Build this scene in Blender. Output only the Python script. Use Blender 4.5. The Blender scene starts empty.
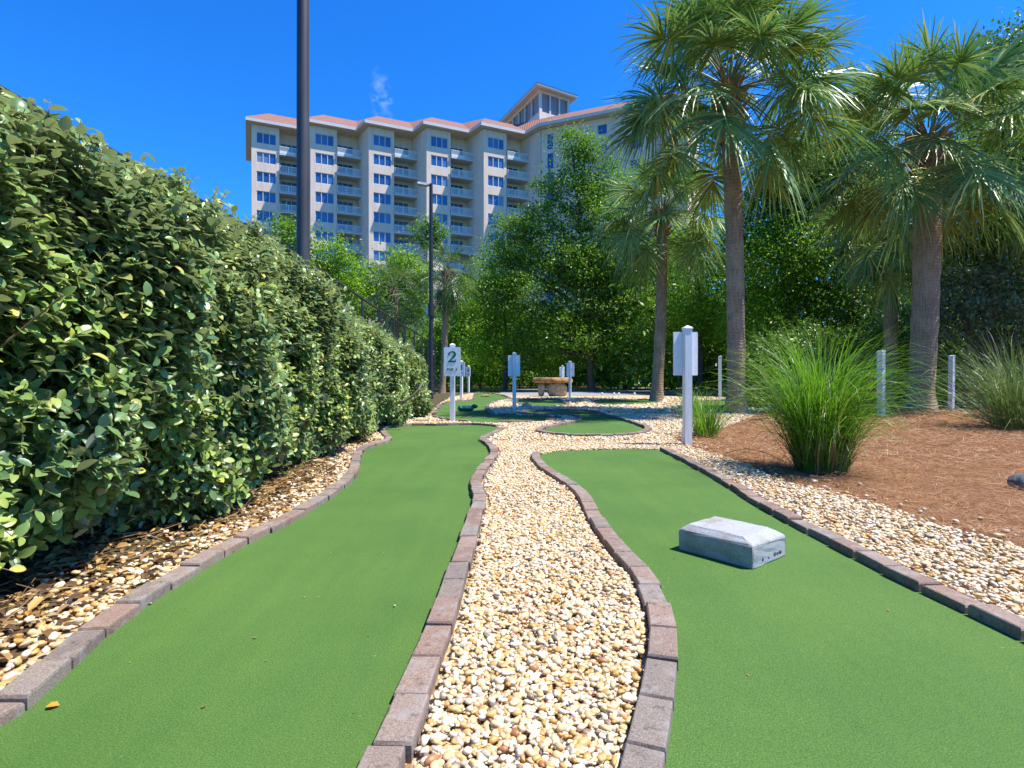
import bpy, math, random
import numpy as np
from mathutils import Vector, Matrix

rng = np.random.default_rng(7)
random.seed(7)
SC = bpy.context.scene
COL = SC.collection
H, FPX, CX, HY = 0.86, 560.0, 512.0, 377.0      # eye height, focal length in pixels, horizon


def G(x, y, z=0.0):
    """ground point seen at pixel x, y of the photograph"""
    d = (H - z) * FPX / (y - HY)
    return (d * (x - CX) / FPX, d, z)


def at(x, y, Y):
    return np.array([(x - CX) / FPX * Y, Y, H + (HY - y) / FPX * Y])


# ------------------------------------------------------------------ objects
def tag(o, label=None, cat=None, group=None, kind=None):
    if label: o['label'] = label
    if cat: o['category'] = cat
    if group: o['group'] = group
    if kind: o['kind'] = kind
    return o


def empty(name, loc=(0, 0, 0), rz=0.0):
    o = bpy.data.objects.new(name, None)
    COL.objects.link(o)
    o.location = loc
    o.rotation_euler = (0, 0, rz)
    o.empty_display_size = 0.1
    return o


def link(name, me, mat=None, parent=None, loc=None):
    o = bpy.data.objects.new(name, me)
    COL.objects.link(o)
    if mat is not None and len(me.materials) == 0:
        for m in (mat if isinstance(mat, (list, tuple)) else [mat]):
            me.materials.append(m)
    if parent: o.parent = parent
    if loc is not None: o.location = loc
    return o


def copy_tree(o, parent=None):
    c = o.copy()
    COL.objects.link(c)
    c.parent = parent
    for ch in list(o.children):
        copy_tree(ch, c)
    return c


def fast_mesh(name, V, F, smooth=False):
    V = np.asarray(V, dtype=np.float32).reshape(-1, 3)
    F = np.asarray(F, dtype=np.int32)
    n, k = F.shape
    me = bpy.data.meshes.new(name)
    me.vertices.add(len(V))
    me.vertices.foreach_set('co', V.ravel())
    me.loops.add(n * k)
    me.loops.foreach_set('vertex_index', F.ravel())
    me.polygons.add(n)
    me.polygons.foreach_set('loop_start', np.arange(n, dtype=np.int32) * k)
    me.polygons.foreach_set('use_smooth', np.full(n, smooth, dtype=bool))
    me.update(calc_edges=True)
    return me


class MB:
    def __init__(self):
        self.v, self.f, self.m, self.s = [], [], [], []

    def add(self, vs, fs, mi=0, smooth=False):
        b = len(self.v)
        self.v += [tuple(p) for p in vs]
        self.f += [tuple(i + b for i in f) for f in fs]
        self.m += [mi] * len(fs)
        self.s += [smooth] * len(fs)

    def box(self, x0, x1, y0, y1, z0, z1, mi=0, fr=None):
        vs = [(x0, y0, z0), (x1, y0, z0), (x1, y1, z0), (x0, y1, z0), (x0, y0, z1), (x1, y0, z1), (x1, y1, z1), (x0, y1, z1)]
        if fr: vs = [fr(*p) for p in vs]
        self.add(vs, [(0, 3, 2, 1), (4, 5, 6, 7), (0, 1, 5, 4), (1, 2, 6, 5), (2, 3, 7, 6), (3, 0, 4, 7)], mi)

    def tube(self, pts, rads, n=8, mi=0, smooth=True, caps=True):
        pts = [np.array(p, float) for p in pts]
        if not hasattr(rads, '__len__'): rads = [rads] * len(pts)
        rings = []
        ref = np.array([0.13, 0.97, 0.2])
        vs = []
        for i, p in enumerate(pts):
            t = pts[min(i + 1, len(pts) - 1)] - pts[max(i - 1, 0)]
            t = t / (np.linalg.norm(t) + 1e-9)
            a = np.cross(t, ref)
            if np.linalg.norm(a) < 1e-3: a = np.cross(t, np.array([1.0, 0, 0]))
            a /= np.linalg.norm(a)
            b = np.cross(t, a)
            for k in range(n):
                an = 2 * math.pi * k / n
                vs.append(p + rads[i] * (math.cos(an) * a + math.sin(an) * b))
        fs = []
        for i in range(len(pts) - 1):
            for k in range(n):
                fs.append((i * n + k, i * n + (k + 1) % n, (i + 1) * n + (k + 1) % n, (i + 1) * n + k))
        self.add(vs, fs, mi, smooth)
        if caps:
            m = len(pts) - 1
            self.add([vs[k] for k in range(n)], [tuple(range(n - 1, -1, -1))], mi)
            self.add([vs[m * n + k] for k in range(n)], [tuple(range(n))], mi)

    def mesh(self, name):
        me = bpy.data.meshes.new(name)
        me.from_pydata([tuple(map(float, p)) for p in self.v], [], self.f)
        me.polygons.foreach_set('material_index', np.array(self.m, dtype=np.int32))
        me.polygons.foreach_set('use_smooth', np.array(self.s, dtype=bool))
        me.update()
        return me

    def build(self, name, mat, parent=None, loc=None):
        return link(name, self.mesh(name), mat, parent, loc)


# ------------------------------------------------------------------ materials
class NT:
    def __init__(self, name):
        self.mat = bpy.data.materials.new(name)
        self.mat.use_nodes = True
        self.t = self.mat.node_tree
        self.t.nodes.clear()
        self.out = self.n('ShaderNodeOutputMaterial')

    def n(self, kind, **kw):
        nd = self.t.nodes.new(kind)
        for k, v in kw.items():
            if k[0] == '_':
                nd.inputs[k[1:].replace('_', ' ')].default_value = v
            else:
                setattr(nd, k, v)
        return nd

    def l(self, a, b):
        self.t.links.new(a, b)

    def coord(self, scale=1.0, which='Object', stretch=None):
        tc = self.n('ShaderNodeTexCoord')
        if which == 'World':
            ge = self.n('ShaderNodeNewGeometry')
            src = ge.outputs['Position']
        else:
            src = tc.outputs[which]
        mp = self.n('ShaderNodeMapping')
        mp.inputs['Scale'].default_value = stretch if stretch else (scale,) * 3
        self.l(src, mp.inputs['Vector'])
        return mp.outputs['Vector']

    def noise(self, vec, scale, detail=4, rough=0.55, dist=0.0):
        nd = self.n('ShaderNodeTexNoise')
        nd.inputs['Scale'].default_value = scale
        nd.inputs['Detail'].default_value = detail
        nd.inputs['Roughness'].default_value = rough
        nd.inputs['Distortion'].default_value = dist
        self.l(vec, nd.inputs['Vector'])
        return nd.outputs['Fac']

    def ramp(self, fac, stops, interp='LINEAR'):
        nd = self.n('ShaderNodeValToRGB')
        cr = nd.color_ramp
        cr.interpolation = interp
        while len(cr.elements) < len(stops): cr.elements.new(0.5)
        for e, (p, c) in zip(cr.elements, stops):
            e.position = p
            e.color = tuple(c) + (1,) if len(c) == 3 else c
        self.l(fac, nd.inputs['Fac'])
        return nd.outputs['Color']

    def mix(self, fac, a, b, mode='MIX'):
        nd = self.n('ShaderNodeMix', data_type='RGBA', blend_type=mode)
        for sock, val in ((nd.inputs[0], fac), (nd.inputs[6], a), (nd.inputs[7], b)):
            if hasattr(val, 'is_linked') or hasattr(val, 'links'):
                self.l(val, sock)
            else:
                sock.default_value = (tuple(val) + (1,)) if hasattr(val, '__len__') and len(val) == 3 else val
        return nd.outputs[2]

    def bump(self, h, strength=0.3, dist=0.01, normal=None):
        nd = self.n('ShaderNodeBump')
        nd.inputs['Strength'].default_value = strength
        nd.inputs['Distance'].default_value = dist
        self.l(h, nd.inputs['Height'])
        if normal is not None: self.l(normal, nd.inputs['Normal'])
        return nd.outputs['Normal']

    def bsdf(self, col, rough=0.7, normal=None, metal=0.0, spec=0.5):
        p = self.n('ShaderNodeBsdfPrincipled')
        if hasattr(col, 'links'): self.l(col, p.inputs['Base Color'])
        else: p.inputs['Base Color'].default_value = tuple(col) + (1,)
        if hasattr(rough, 'links'): self.l(rough, p.inputs['Roughness'])
        else: p.inputs['Roughness'].default_value = rough
        p.inputs['Metallic'].default_value = metal
        p.inputs['Specular IOR Level'].default_value = spec
        if normal is not None: self.l(normal, p.inputs['Normal'])
        return p.outputs['BSDF']

    def done(self, sh):
        self.l(sh, self.out.inputs['Surface'])
        return self.mat


def island(nt):
    return nt.n('ShaderNodeNewGeometry').outputs['Random Per Island']


def backface(nt):
    return nt.n('ShaderNodeNewGeometry').outputs['Backfacing']


def leaf_mat(name, stops, under=None, transl=0.3, tcol=(0.10, 0.2, 0.015), rough=0.4, patch=0.0, spec=0.4):
    nt = NT(name)
    c = nt.ramp(island(nt), stops)
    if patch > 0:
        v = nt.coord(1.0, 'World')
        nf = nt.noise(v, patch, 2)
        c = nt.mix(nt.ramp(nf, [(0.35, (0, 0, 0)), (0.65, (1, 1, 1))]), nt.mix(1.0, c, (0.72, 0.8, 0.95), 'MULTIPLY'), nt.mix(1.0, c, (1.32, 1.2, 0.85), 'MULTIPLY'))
    if under is not None:
        c = nt.mix(backface(nt), c, under)
    p = nt.bsdf(c, rough, spec=spec)
    tr = nt.n('ShaderNodeBsdfTranslucent')
    tc = nt.mix(0.6, c, tcol)
    nt.l(tc, tr.inputs['Color'])
    ms = nt.n('ShaderNodeMixShader')
    ms.inputs[0].default_value = transl
    nt.l(p, ms.inputs[1])
    nt.l(tr.outputs[0], ms.inputs[2])
    return nt.done(ms.outputs[0])


def simple(name, col, rough=0.6, var=0.15, scale=8.0, bump=0.1, bscale=60.0, metal=0.0, spec=0.5, bdist=0.004):
    nt = NT(name)
    v = nt.coord(1.0)
    f = nt.noise(v, scale, 5)
    lo = tuple(c * (1 - var) for c in col)
    hi = tuple(min(1, c * (1 + var)) for c in col)
    c = nt.ramp(f, [(0.3, lo), (0.7, hi)])
    nrm = nt.bump(nt.noise(v, bscale, 4), bump, bdist) if bump > 0 else None
    return nt.done(nt.bsdf(c, rough, nrm, metal, spec))


M = {}
# turf
nt = NT('turf')
v = nt.coord(1.0, 'World')
fine = nt.noise(v, 260, 3, 0.7)
mid = nt.noise(v, 60, 3, 0.6)
big = nt.noise(v, 1.1, 4, 0.6)
c = nt.ramp(fine, [(0.28, (0.027, 0.066, 0.013)), (0.5, (0.066, 0.141, 0.029)), (0.72, (0.125, 0.215, 0.052))])
c = nt.mix(nt.ramp(big, [(0.35, (0, 0, 0)), (0.7, (1, 1, 1))]), nt.mix(1.0, c, (0.86, 0.90, 0.86), 'MULTIPLY'), nt.mix(1.0, c, (1.12, 1.08, 1.06), 'MULTIPLY'))
w1 = nt.noise(nt.coord(1.0, 'World', (9, .8, 1)), 1.0, 4, .6)
c = nt.mix(nt.ramp(w1, [(0.4, (0, 0, 0)), (0.65, (1, 1, 1))]), c, nt.mix(1.0, c, (1.10, 1.06, 1.0), 'MULTIPLY'))
sp_ = nt.noise(v, 38, 2, .4)
c = nt.mix(nt.ramp(sp_, [(0.775, (0, 0, 0)), (0.80, (.8, .8, .8))]), c, (0.20, 0.19, 0.10))
nrm = nt.bump(fine, 0.5, 0.004, nt.bump(mid, 0.15, 0.004))
M['turf'] = nt.done(nt.bsdf(c, 0.85, nrm, 0, 0.2))
# gravel bed sheet (seen between the stones and far off)
nt = NT('gravel_bed')
v = nt.coord(1.0, 'World')
vo = nt.n('ShaderNodeTexVoronoi')
vo.inputs['Scale'].default_value = 30
nt.l(v, vo.inputs['Vector'])
sep = nt.n('ShaderNodeSeparateColor')
nt.l(vo.outputs['Color'], sep.inputs['Color'])
c = nt.ramp(sep.outputs[0], [(0.0, (0.26, 0.16, 0.07)), (0.25, (0.40, 0.28, 0.13)), (0.5, (0.48, 0.38, 0.23)), (0.8, (0.52, 0.44, 0.32)), (1.0, (0.36, 0.21, 0.07))])
inv = nt.n('ShaderNodeMath', operation='SUBTRACT')
inv.inputs[0].default_value = 1.0
nt.l(vo.outputs['Distance'], inv.inputs[1])
M['gravel_bed'] = nt.done(nt.bsdf(c, 0.7, nt.bump(inv.outputs[0], 0.9, 0.015), 0, 0.3))
# stones
nt = NT('pebble')
r = island(nt)
c = nt.ramp(r, [(0.0, (0.602, 0.489, 0.317)), (0.14, (0.582, 0.433, 0.233)), (0.28, (0.64, 0.553, 0.408)), (0.42, (0.524, 0.341, 0.134)), (0.53, (0.679, 0.591, 0.433)), (0.62, (0.486, 0.277, 0.075)), (0.7, (0.582, 0.424, 0.217)), (0.8, (0.446, 0.387, 0.301)), (0.86, (0.699, 0.628, 0.5)), (0.95, (0.349, 0.157, 0.067)), (0.975, (0.233, 0.175, 0.125))], 'CONSTANT')
v = nt.coord(1.0, 'World')
f = nt.noise(v, 70, 4, 0.6)
c = nt.mix(nt.ramp(f, [(0.45, (0, 0, 0)), (0.7, (0.6, 0.6, 0.6))]), c, nt.mix(1.0, c, (0.92, 0.66, 0.36), 'MULTIPLY'))
M['pebble'] = nt.done(nt.bsdf(c, 0.45, nt.bump(f, 0.15, 0.003), 0, 0.4))
# pine straw floor
nt = NT('straw_floor')
v = nt.coord(1.0, 'World')
f1 = nt.noise(v, 45, 5, 0.7, 1.5)
f2 = nt.noise(v, 2.2, 4, 0.6)
c = nt.ramp(f1, [(0.3, (0.10, 0.045, 0.02)), (0.5, (0.26, 0.125, 0.055)), (0.72, (0.42, 0.23, 0.11))])
c = nt.mix(nt.ramp(f2, [(0.4, (0, 0, 0)), (0.65, (0.6, 0.6, 0.6))]), c, nt.mix(1.0, c, (0.75, 0.72, 0.75), 'MULTIPLY'))
M['straw_floor'] = nt.done(nt.bsdf(c, 0.9, nt.bump(f1, 0.8, 0.02), 0, 0.1))
# dirt / forest floor
nt = NT('soil')
v = nt.coord(1.0, 'World')
f1 = nt.noise(v, 12, 6, 0.7)
f2 = nt.noise(v, 0.7, 3)
c = nt.ramp(f1, [(0.3, (0.045, 0.03, 0.018)), (0.7, (0.14, 0.09, 0.05))])
c = nt.mix(nt.ramp(f2, [(0.42, (0, 0, 0)), (0.6, (1, 1, 1))]), c, (0.07, 0.075, 0.03))
M['soil'] = nt.done(nt.bsdf(c, 0.95, nt.bump(f1, 0.7, 0.03), 0, 0.1))
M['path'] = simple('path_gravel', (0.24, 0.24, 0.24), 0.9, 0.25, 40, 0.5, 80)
# paver bricks
nt = NT('paver')
oi = nt.n('ShaderNodeObjectInfo')
isl = island(nt)
ad = nt.n('ShaderNodeMath', operation='ADD')
nt.l(oi.outputs['Random'], ad.inputs[0]); nt.l(isl, ad.inputs[1])
fr = nt.n('ShaderNodeMath', operation='FRACT')
nt.l(ad.outputs[0], fr.inputs[0])
base = nt.ramp(fr.outputs[0], [(0.0, (0.20, 0.132, 0.103)), (0.25, (0.265, 0.178, 0.138)), (0.45, (0.215, 0.178, 0.150)), (0.65, (0.285, 0.195, 0.150)), (0.85, (0.25, 0.21, 0.178)), (1.0, (0.18, 0.138, 0.118))])
v = nt.coord(1.0, 'World')
f = nt.noise(v, 210, 4, 0.75)
f2 = nt.noise(v, 14, 5, 0.65)
c = nt.mix(nt.ramp(f, [(0.3, (0, 0, 0)), (0.75, (1, 1, 1))]), nt.mix(1.0, base, (0.42, 0.42, 0.43), 'MULTIPLY'), nt.mix(1.0, base, (1.5, 1.5, 1.48), 'MULTIPLY'))
c = nt.mix(nt.ramp(f2, [(0.5, (0, 0, 0)), (0.66, (0.65, 0.65, 0.65))]), c, (0.29, 0.262, 0.24))
f3 = nt.noise(v, 26, 6, 0.75)
c = nt.mix(nt.ramp(f3, [(0.56, (0, 0, 0)), (0.66, (0.75, 0.75, 0.75))]), c, (0.075, 0.062, 0.052))
M['paver'] = nt.done(nt.bsdf(c, 0.9, nt.bump(f, 0.45, 0.003, nt.bump(f2, 0.2, 0.01)), 0, 0.2))
# concrete block
nt = NT('concrete')
v = nt.coord(1.0, 'World')
f = nt.noise(v, 190, 5, 0.7); f2 = nt.noise(v, 9, 5, 0.6); vo = nt.n('ShaderNodeTexVoronoi'); vo.inputs['Scale'].default_value = 120; nt.l(v, vo.inputs['Vector'])
c = nt.ramp(f, [(0.3, (0.23, 0.235, 0.24)), (0.55, (0.37, 0.375, 0.38)), (0.75, (0.50, 0.50, 0.50))])
c = nt.mix(nt.ramp(f2, [(0.5, (0, 0, 0)), (0.75, (0.6, 0.6, 0.6))]), c, (0.30, 0.29, 0.26))
pit = nt.ramp(vo.outputs['Distance'], [(0.10, (0, 0, 0)), (0.25, (1, 1, 1))])
f4 = nt.noise(v, 5.5, 5, 0.7)
c = nt.mix(nt.ramp(f4, [(0.54, (0, 0, 0)), (0.66, (0.7, 0.7, 0.7))]), c, (0.24, 0.21, 0.16))
c = nt.mix(pit, nt.mix(1.0, c, (0.75, 0.75, 0.75), 'MULTIPLY'), c)
M['concrete'] = nt.done(nt.bsdf(c, 0.85, nt.bump(f, 0.4, 0.004, nt.bump(pit, 0.3, 0.003)), 0, 0.25))
M['white_paint'] = simple('white_paint', (0.80, 0.81, 0.81), 0.55, 0.05, 14, 0.0)
# weathered post: vertical grain
nt = NT('post_paint')
v = nt.coord(1.0, 'Object', (60, 60, 2.5))
f = nt.noise(v, 1.0, 5, 0.65)
c = nt.ramp(f, [(0.35, (0.66, 0.67, 0.68)), (0.6, (0.78, 0.79, 0.79))])
M['post_paint'] = nt.done(nt.bsdf(c, 0.65, nt.bump(f, 0.3, 0.004), 0, 0.3))
M['sign_green'] = simple('sign_green', (0.012, 0.10, 0.045), 0.5, 0.1, 10, 0)
M['black_metal'] = simple('black_metal', (0.022, 0.024, 0.028), 0.45, 0.3, 5, 0.05, 60)
M['fence_metal'] = simple('fence_metal', (0.028, 0.03, 0.034), 0.45, 0.2, 5, 0)
M['galv'] = simple('galvanised', (0.42, 0.44, 0.46), 0.45, 0.15, 8, 0, metal=0.4)
# bronze pole
nt = NT('pole_paint')
v = nt.coord(1.0, 'Object', (6, 6, 0.8))
f = nt.noise(v, 1.5, 4)
c = nt.ramp(f, [(0.3, (0.036, 0.037, 0.046)), (0.7, (0.062, 0.062, 0.072))])
sp = nt.noise(nt.coord(1.0), 45, 2, 0.5)
c = nt.mix(nt.ramp(sp, [(0.72, (0, 0, 0)), (0.76, (1, 1, 1))]), c, (0.2, 0.2, 0.19))
M['pole_paint'] = nt.done(nt.bsdf(c, 0.5, None, 0.0, 0.4))
M['lens'] = simple('lamp_lens', (0.7, 0.72, 0.7), 0.3, 0.05, 5, 0)
M['teal'] = simple('teal_plastic', (0.012, 0.105, 0.075), 0.35, 0.35, 18, 0.3, 40, bdist=0.01)
M['brown_stone'] = simple('brown_stone', (0.28, 0.16, 0.065), 0.85, 0.5, 5, 0.8, 9, bdist=0.05)
M['pale_stone'] = simple('pale_stone', (0.38, 0.31, 0.22), 0.85, 0.35, 6, 0.7, 11, bdist=0.04)
M['dark_stone'] = simple('dark_stone', (0.10, 0.105, 0.11), 0.8, 0.4, 14, 0.6, 30, bdist=0.02)
M['ball'] = simple('white_ball', (0.75, 0.76, 0.76), 0.4, 0.05, 10, 0)
# vegetation
M['hedge_leaf'] = leaf_mat('hedge_leaf', [(0, (0.1008, 0.1926, 0.0811)), (0.35, (0.1681, 0.2831, 0.0914)), (0.7, (0.2576, 0.3737, 0.0975)), (0.9, (0.3585, 0.453, 0.1117)), (1, (0.4929, 0.453, 0.1218))],
                           under=(0.26, 0.29, 0.21), transl=0.30, tcol=(0.30, 0.38, 0.06), rough=0.36, patch=1.6, spec=0.55)
M['fresh_leaf'] = leaf_mat('fresh_leaf', [(0, (0.06, 0.17, 0.02)), (1, (0.13, 0.30, 0.03))], transl=0.4, tcol=(0.16, 0.42, 0.02))
M['hedge_twig'] = simple('hedge_twig', (0.16, 0.105, 0.055), 0.85, 0.35, 20, 0.3, 60)
M['dead_branch'] = simple('dead_branch', (0.30, 0.25, 0.19), 0.9, 0.3, 20, 0.3, 60)
M['oak_leaf'] = leaf_mat('oak_leaf', [(0, (0.0662, 0.1452, 0.0186)), (0.5, (0.1203, 0.2544, 0.0248)), (1, (0.2255, 0.3875, 0.031))], transl=0.42, tcol=(0.18, 0.36, 0.01), patch=0.5)
M['bright_leaf'] = leaf_mat('bright_leaf', [(0, (0.1072, 0.2295, 0.0171)), (0.5, (0.1787, 0.3539, 0.0228)), (1, (0.3097, 0.4972, 0.0314))], transl=0.45, tcol=(0.26, 0.46, 0.01), patch=0.6)
M['dark_leaf'] = leaf_mat('dark_leaf', [(0, (0.0607, 0.1221, 0.0223)), (0.6, (0.1264, 0.2445, 0.0314)), (1, (0.2782, 0.4075, 0.0671))], transl=0.22, tcol=(0.12, 0.26, 0.01), patch=0.6)
M['pine_leaf'] = leaf_mat('pine_leaf', [(0, (0.0774, 0.1764, 0.0175)), (0.5, (0.1418, 0.2906, 0.0263)), (1, (0.2321, 0.3943, 0.032))], transl=0.42, tcol=(0.20, 0.38, 0.01), patch=0.5)
M['grey_leaf'] = leaf_mat('grey_leaf', [(0, (0.072, 0.108, 0.054)), (1, (0.192, 0.24, 0.132))], transl=0.25, tcol=(0.12, 0.18, 0.05))
M['bark'] = simple('bark', (0.12, 0.085, 0.06), 0.95, 0.4, 12, 0.8, 30, bdist=0.02)
M['palm_leaf'] = leaf_mat('palm_leaf', [(0, (0.1146, 0.2008, 0.0534)), (0.5, (0.2022, 0.3206, 0.0698)), (0.85, (0.3369, 0.4462, 0.0923)), (0.98, (0.5394, 0.5298, 0.123)), (1, (1.0111, 0.6692, 0.1848))], transl=0.26, tcol=(0.11, 0.28, 0.06), rough=0.38, spec=0.55)
M['palm_stem'] = simple('palm_stem', (0.13, 0.17, 0.05), 0.5, 0.3, 8, 0)
M['palm_far_leaf'] = leaf_mat('palm_far_leaf', [(0, (0.06, 0.12, 0.03)), (0.6, (0.10, 0.18, 0.045)), (1, (0.20, 0.26, 0.09))], transl=0.3, tcol=(0.18, 0.32, 0.03))
M['flower_stalk'] = simple('flower_stalk', (0.20, 0.165, 0.11), 0.9, 0.3, 20, 0)
M['grass_blade'] = leaf_mat('grass_blade', [(0, (0.0605, 0.1575, 0.012)), (0.5, (0.1045, 0.252, 0.018)), (0.88, (0.165, 0.315, 0.03)), (1, (0.374, 0.336, 0.14))], transl=0.42, tcol=(0.20, 0.46, 0.01), rough=0.42)
M['grey_grass'] = leaf_mat('grey_grass', [(0, (0.0625, 0.1105, 0.03)), (0.6, (0.1125, 0.182, 0.045)), (1, (0.3, 0.325, 0.12))], transl=0.3, tcol=(0.15, 0.25, 0.03))
M['dry_blade'] = leaf_mat('dry_blade', [(0, (0.16, 0.095, 0.04)), (1, (0.38, 0.27, 0.13))], transl=0.2, tcol=(0.35, 0.22, 0.08), rough=0.8)
M['needle'] = leaf_mat('needle', [(0, (0.1196, 0.0504, 0.0216)), (0.4, (0.2944, 0.1428, 0.0612)), (0.8, (0.46, 0.252, 0.1188)), (1, (0.5888, 0.3948, 0.2088))], transl=0.12, tcol=(0.4, 0.2, 0.08), rough=0.7)
M['litter'] = leaf_mat('litter', [(0, (0.08, 0.045, 0.022)), (0.45, (0.22, 0.125, 0.055)), (0.75, (0.40, 0.24, 0.09)), (0.93, (0.50, 0.33, 0.10)), (1, (0.48, 0.19, 0.03))], transl=0.15, tcol=(0.4, 0.22, 0.06), rough=0.7)
M['orange_leaf'] = leaf_mat('orange_leaf', [(0, (0.55, 0.24, 0.03)), (1, (0.62, 0.32, 0.05))], transl=0.15, tcol=(0.5, 0.25, 0.04))
M['pale_leaf'] = leaf_mat('pale_leaf', [(0, (0.55, 0.42, 0.22)), (1, (0.62, 0.5, 0.3))], transl=0.15, tcol=(0.5, 0.4, 0.2))
# palm trunk
def trunk_mat(name, col):
    nt = NT(name)
    v = nt.coord(1.0, 'Object')
    w = nt.n('ShaderNodeTexWave', wave_type='BANDS', bands_direction='Z')
    w.inputs['Scale'].default_value = 4.2
    w.inputs['Distortion'].default_value = 7.0
    w.inputs['Detail'].default_value = 3
    w.inputs['Detail Scale'].default_value = 2.0
    nt.l(v, w.inputs['Vector'])
    fib = nt.noise(nt.coord(1.0, 'Object', (40, 40, 3)), 1.0, 5, 0.7)
    big = nt.noise(v, 1.6, 4)
    c = nt.ramp(fib, [(0.3, tuple(x * 0.55 for x in col)), (0.7, tuple(x * 1.35 for x in col))])
    c = nt.mix(nt.ramp(w.outputs['Fac'], [(0.0, (0.6, 0.6, 0.6)), (0.35, (0, 0, 0))]), c, nt.mix(1.0, c, (0.68, 0.66, 0.64), 'MULTIPLY'))
    c = nt.mix(nt.ramp(big, [(0.5, (0, 0, 0)), (0.7, (0.5, 0.5, 0.5))]), c, tuple(x * 1.7 for x in col))
    return nt.done(nt.bsdf(c, 0.95, nt.bump(fib, 0.6, 0.02, nt.bump(w.outputs['Fac'], 0.5, 0.02)), 0, 0.15))
M['palm_trunk'] = trunk_mat('palm_trunk', (0.33, 0.235, 0.150))
M['palm_boot'] = simple('palm_boot', (0.27, 0.17, 0.085), 0.9, 0.45, 9, 0.5, 40)
# building
nt = NT('stucco')
v = nt.coord(1.0, 'World')
f = nt.noise(v, 0.6, 4); f2 = nt.noise(v, 14, 3)
c = nt.ramp(f, [(0.3, (0.75, 0.59, 0.47)), (0.7, (0.82, 0.66, 0.54))])
st_ = nt.noise(nt.coord(1.0, 'World', (1.6, 1.6, .10)), 1.0, 5, .65)
c = nt.mix(nt.ramp(st_, [(0.48, (0, 0, 0)), (0.72, (.55, .55, .55))]), c, (0.55, 0.43, 0.35))
M['stucco'] = nt.done(nt.bsdf(c, 0.9, None, 0, 0.2))
M['trim'] = simple('trim', (0.62, 0.59, 0.55), 0.7, 0.05, 1.0, 0)
M['soffit'] = simple('soffit', (0.62, 0.55, 0.49), 0.8, 0.05, 1.0, 0)
M['rail_white'] = simple('rail_white', (0.74, 0.76, 0.78), 0.5, 0.05, 1.0, 0)
M['louver'] = simple('louver', (0.25, 0.24, 0.27), 0.6, 0.1, 3.0, 0)
nt = NT('roof_tile')
v = nt.coord(1.0, 'World')
w = nt.n('ShaderNodeTexWave', wave_type='BANDS', bands_direction='X'); w.inputs['Scale'].default_value = 1.1; nt.l(v, w.inputs['Vector'])
f = nt.noise(v, 3.0, 4)
c = nt.ramp(f, [(0.3, (0.22, 0.10, 0.07)), (0.7, (0.31, 0.155, 0.115))])
M['roof_tile'] = nt.done(nt.bsdf(c, 0.8, nt.bump(w.outputs['Fac'], 0.6, 0.1), 0, 0.2))
nt = NT('window_glass')
oi = nt.n('ShaderNodeObjectInfo')
ad_ = nt.n('ShaderNodeMath', operation='ADD'); nt.l(oi.outputs['Random'], ad_.inputs[0]); nt.l(island(nt), ad_.inputs[1])
fr2_ = nt.n('ShaderNodeMath', operation='FRACT'); nt.l(ad_.outputs[0], fr2_.inputs[0])
c = nt.ramp(fr2_.outputs[0], [(0, (0.018, 0.08, 0.23)), (0.7, (0.028, 0.11, 0.30)), (0.88, (0.07, 0.17, 0.36)), (1, (0.20, 0.27, 0.38))])
M['window_glass'] = nt.done(nt.bsdf(c, 0.06, None, 0.0, 1.0))
M['door_glass'] = simple('door_glass', (0.045, 0.07, 0.11), 0.12, 0.3, 0.8, 0, spec=0.7)

# ------------------------------------------------------------------ world, sun, camera
W = bpy.data.worlds.new('World')
SC.world = W
W.use_nodes = True
wt = W.node_tree
wt.nodes.clear()
SUN_EL, SUN_AZ = math.radians(63), math.radians(96)      # azimuth from +Y towards +X
SD = Vector((math.cos(SUN_EL) * math.sin(SUN_AZ), math.cos(SUN_EL) * math.cos(SUN_AZ), math.sin(SUN_EL)))


def wn(kind, **kw):
    nd = wt.nodes.new(kind)
    for k, v_ in kw.items(): setattr(nd, k, v_)
    return nd


sky = wn('ShaderNodeTexSky', sky_type='NISHITA')
sky.sun_disc = False
sky.sun_elevation = SUN_EL
sky.sun_rotation = SUN_AZ
sky.altitude = 0
sky.air_density = 1.0
sky.dust_density = 0.2
sky.ozone_density = 2.5
hs = wn('ShaderNodeHueSaturation')
hs.inputs['Saturation'].default_value = 1.3
hs.inputs['Value'].default_value = 1.0
wt.links.new(sky.outputs[0], hs.inputs['Color'])
# one small wisp of cloud, fixed to a direction of the sky
tc = wn('ShaderNodeTexCoord')
sx = wn('ShaderNodeSeparateXYZ')
wt.links.new(tc.outputs['Generated'], sx.inputs[0])


def wm(op, a, b=None, c=None, clamp=False):
    nd = wn('ShaderNodeMath', operation=op)
    nd.use_clamp = clamp
    for i, q in enumerate((a, b, c)):
        if q is None: continue
        if hasattr(q, 'links'): wt.links.new(q, nd.inputs[i])
        else: nd.inputs[i].default_value = q
    return nd.outputs[0]


ysafe = wm('MAXIMUM', sx.outputs[1], 0.05)
gx = wm('DIVIDE', sx.outputs[0], ysafe)
gz = wm('DIVIDE', sx.outputs[2], ysafe)
cv = wn('ShaderNodeCombineXYZ')
wt.links.new(gx, cv.inputs[0]); wt.links.new(gz, cv.inputs[1])
nz = wn('ShaderNodeTexNoise')
nz.inputs['Scale'].default_value = 52; nz.inputs['Detail'].default_value = 6; nz.inputs['Roughness'].default_value = 0.62
nz.inputs['Distortion'].default_value = 0.35
wt.links.new(cv.outputs[0], nz.inputs['Vector'])
ddx = wm('DIVIDE', wm('SUBTRACT', gx, wm('MULTIPLY_ADD', wm('SUBTRACT', gz, 0.49), -0.12, -0.232)), 0.022)
ddz = wm('DIVIDE', wm('SUBTRACT', gz, 0.498), 0.060)
dd = wm('ADD', wm('MULTIPLY', ddx, ddx), wm('MULTIPLY', ddz, ddz))
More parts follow.
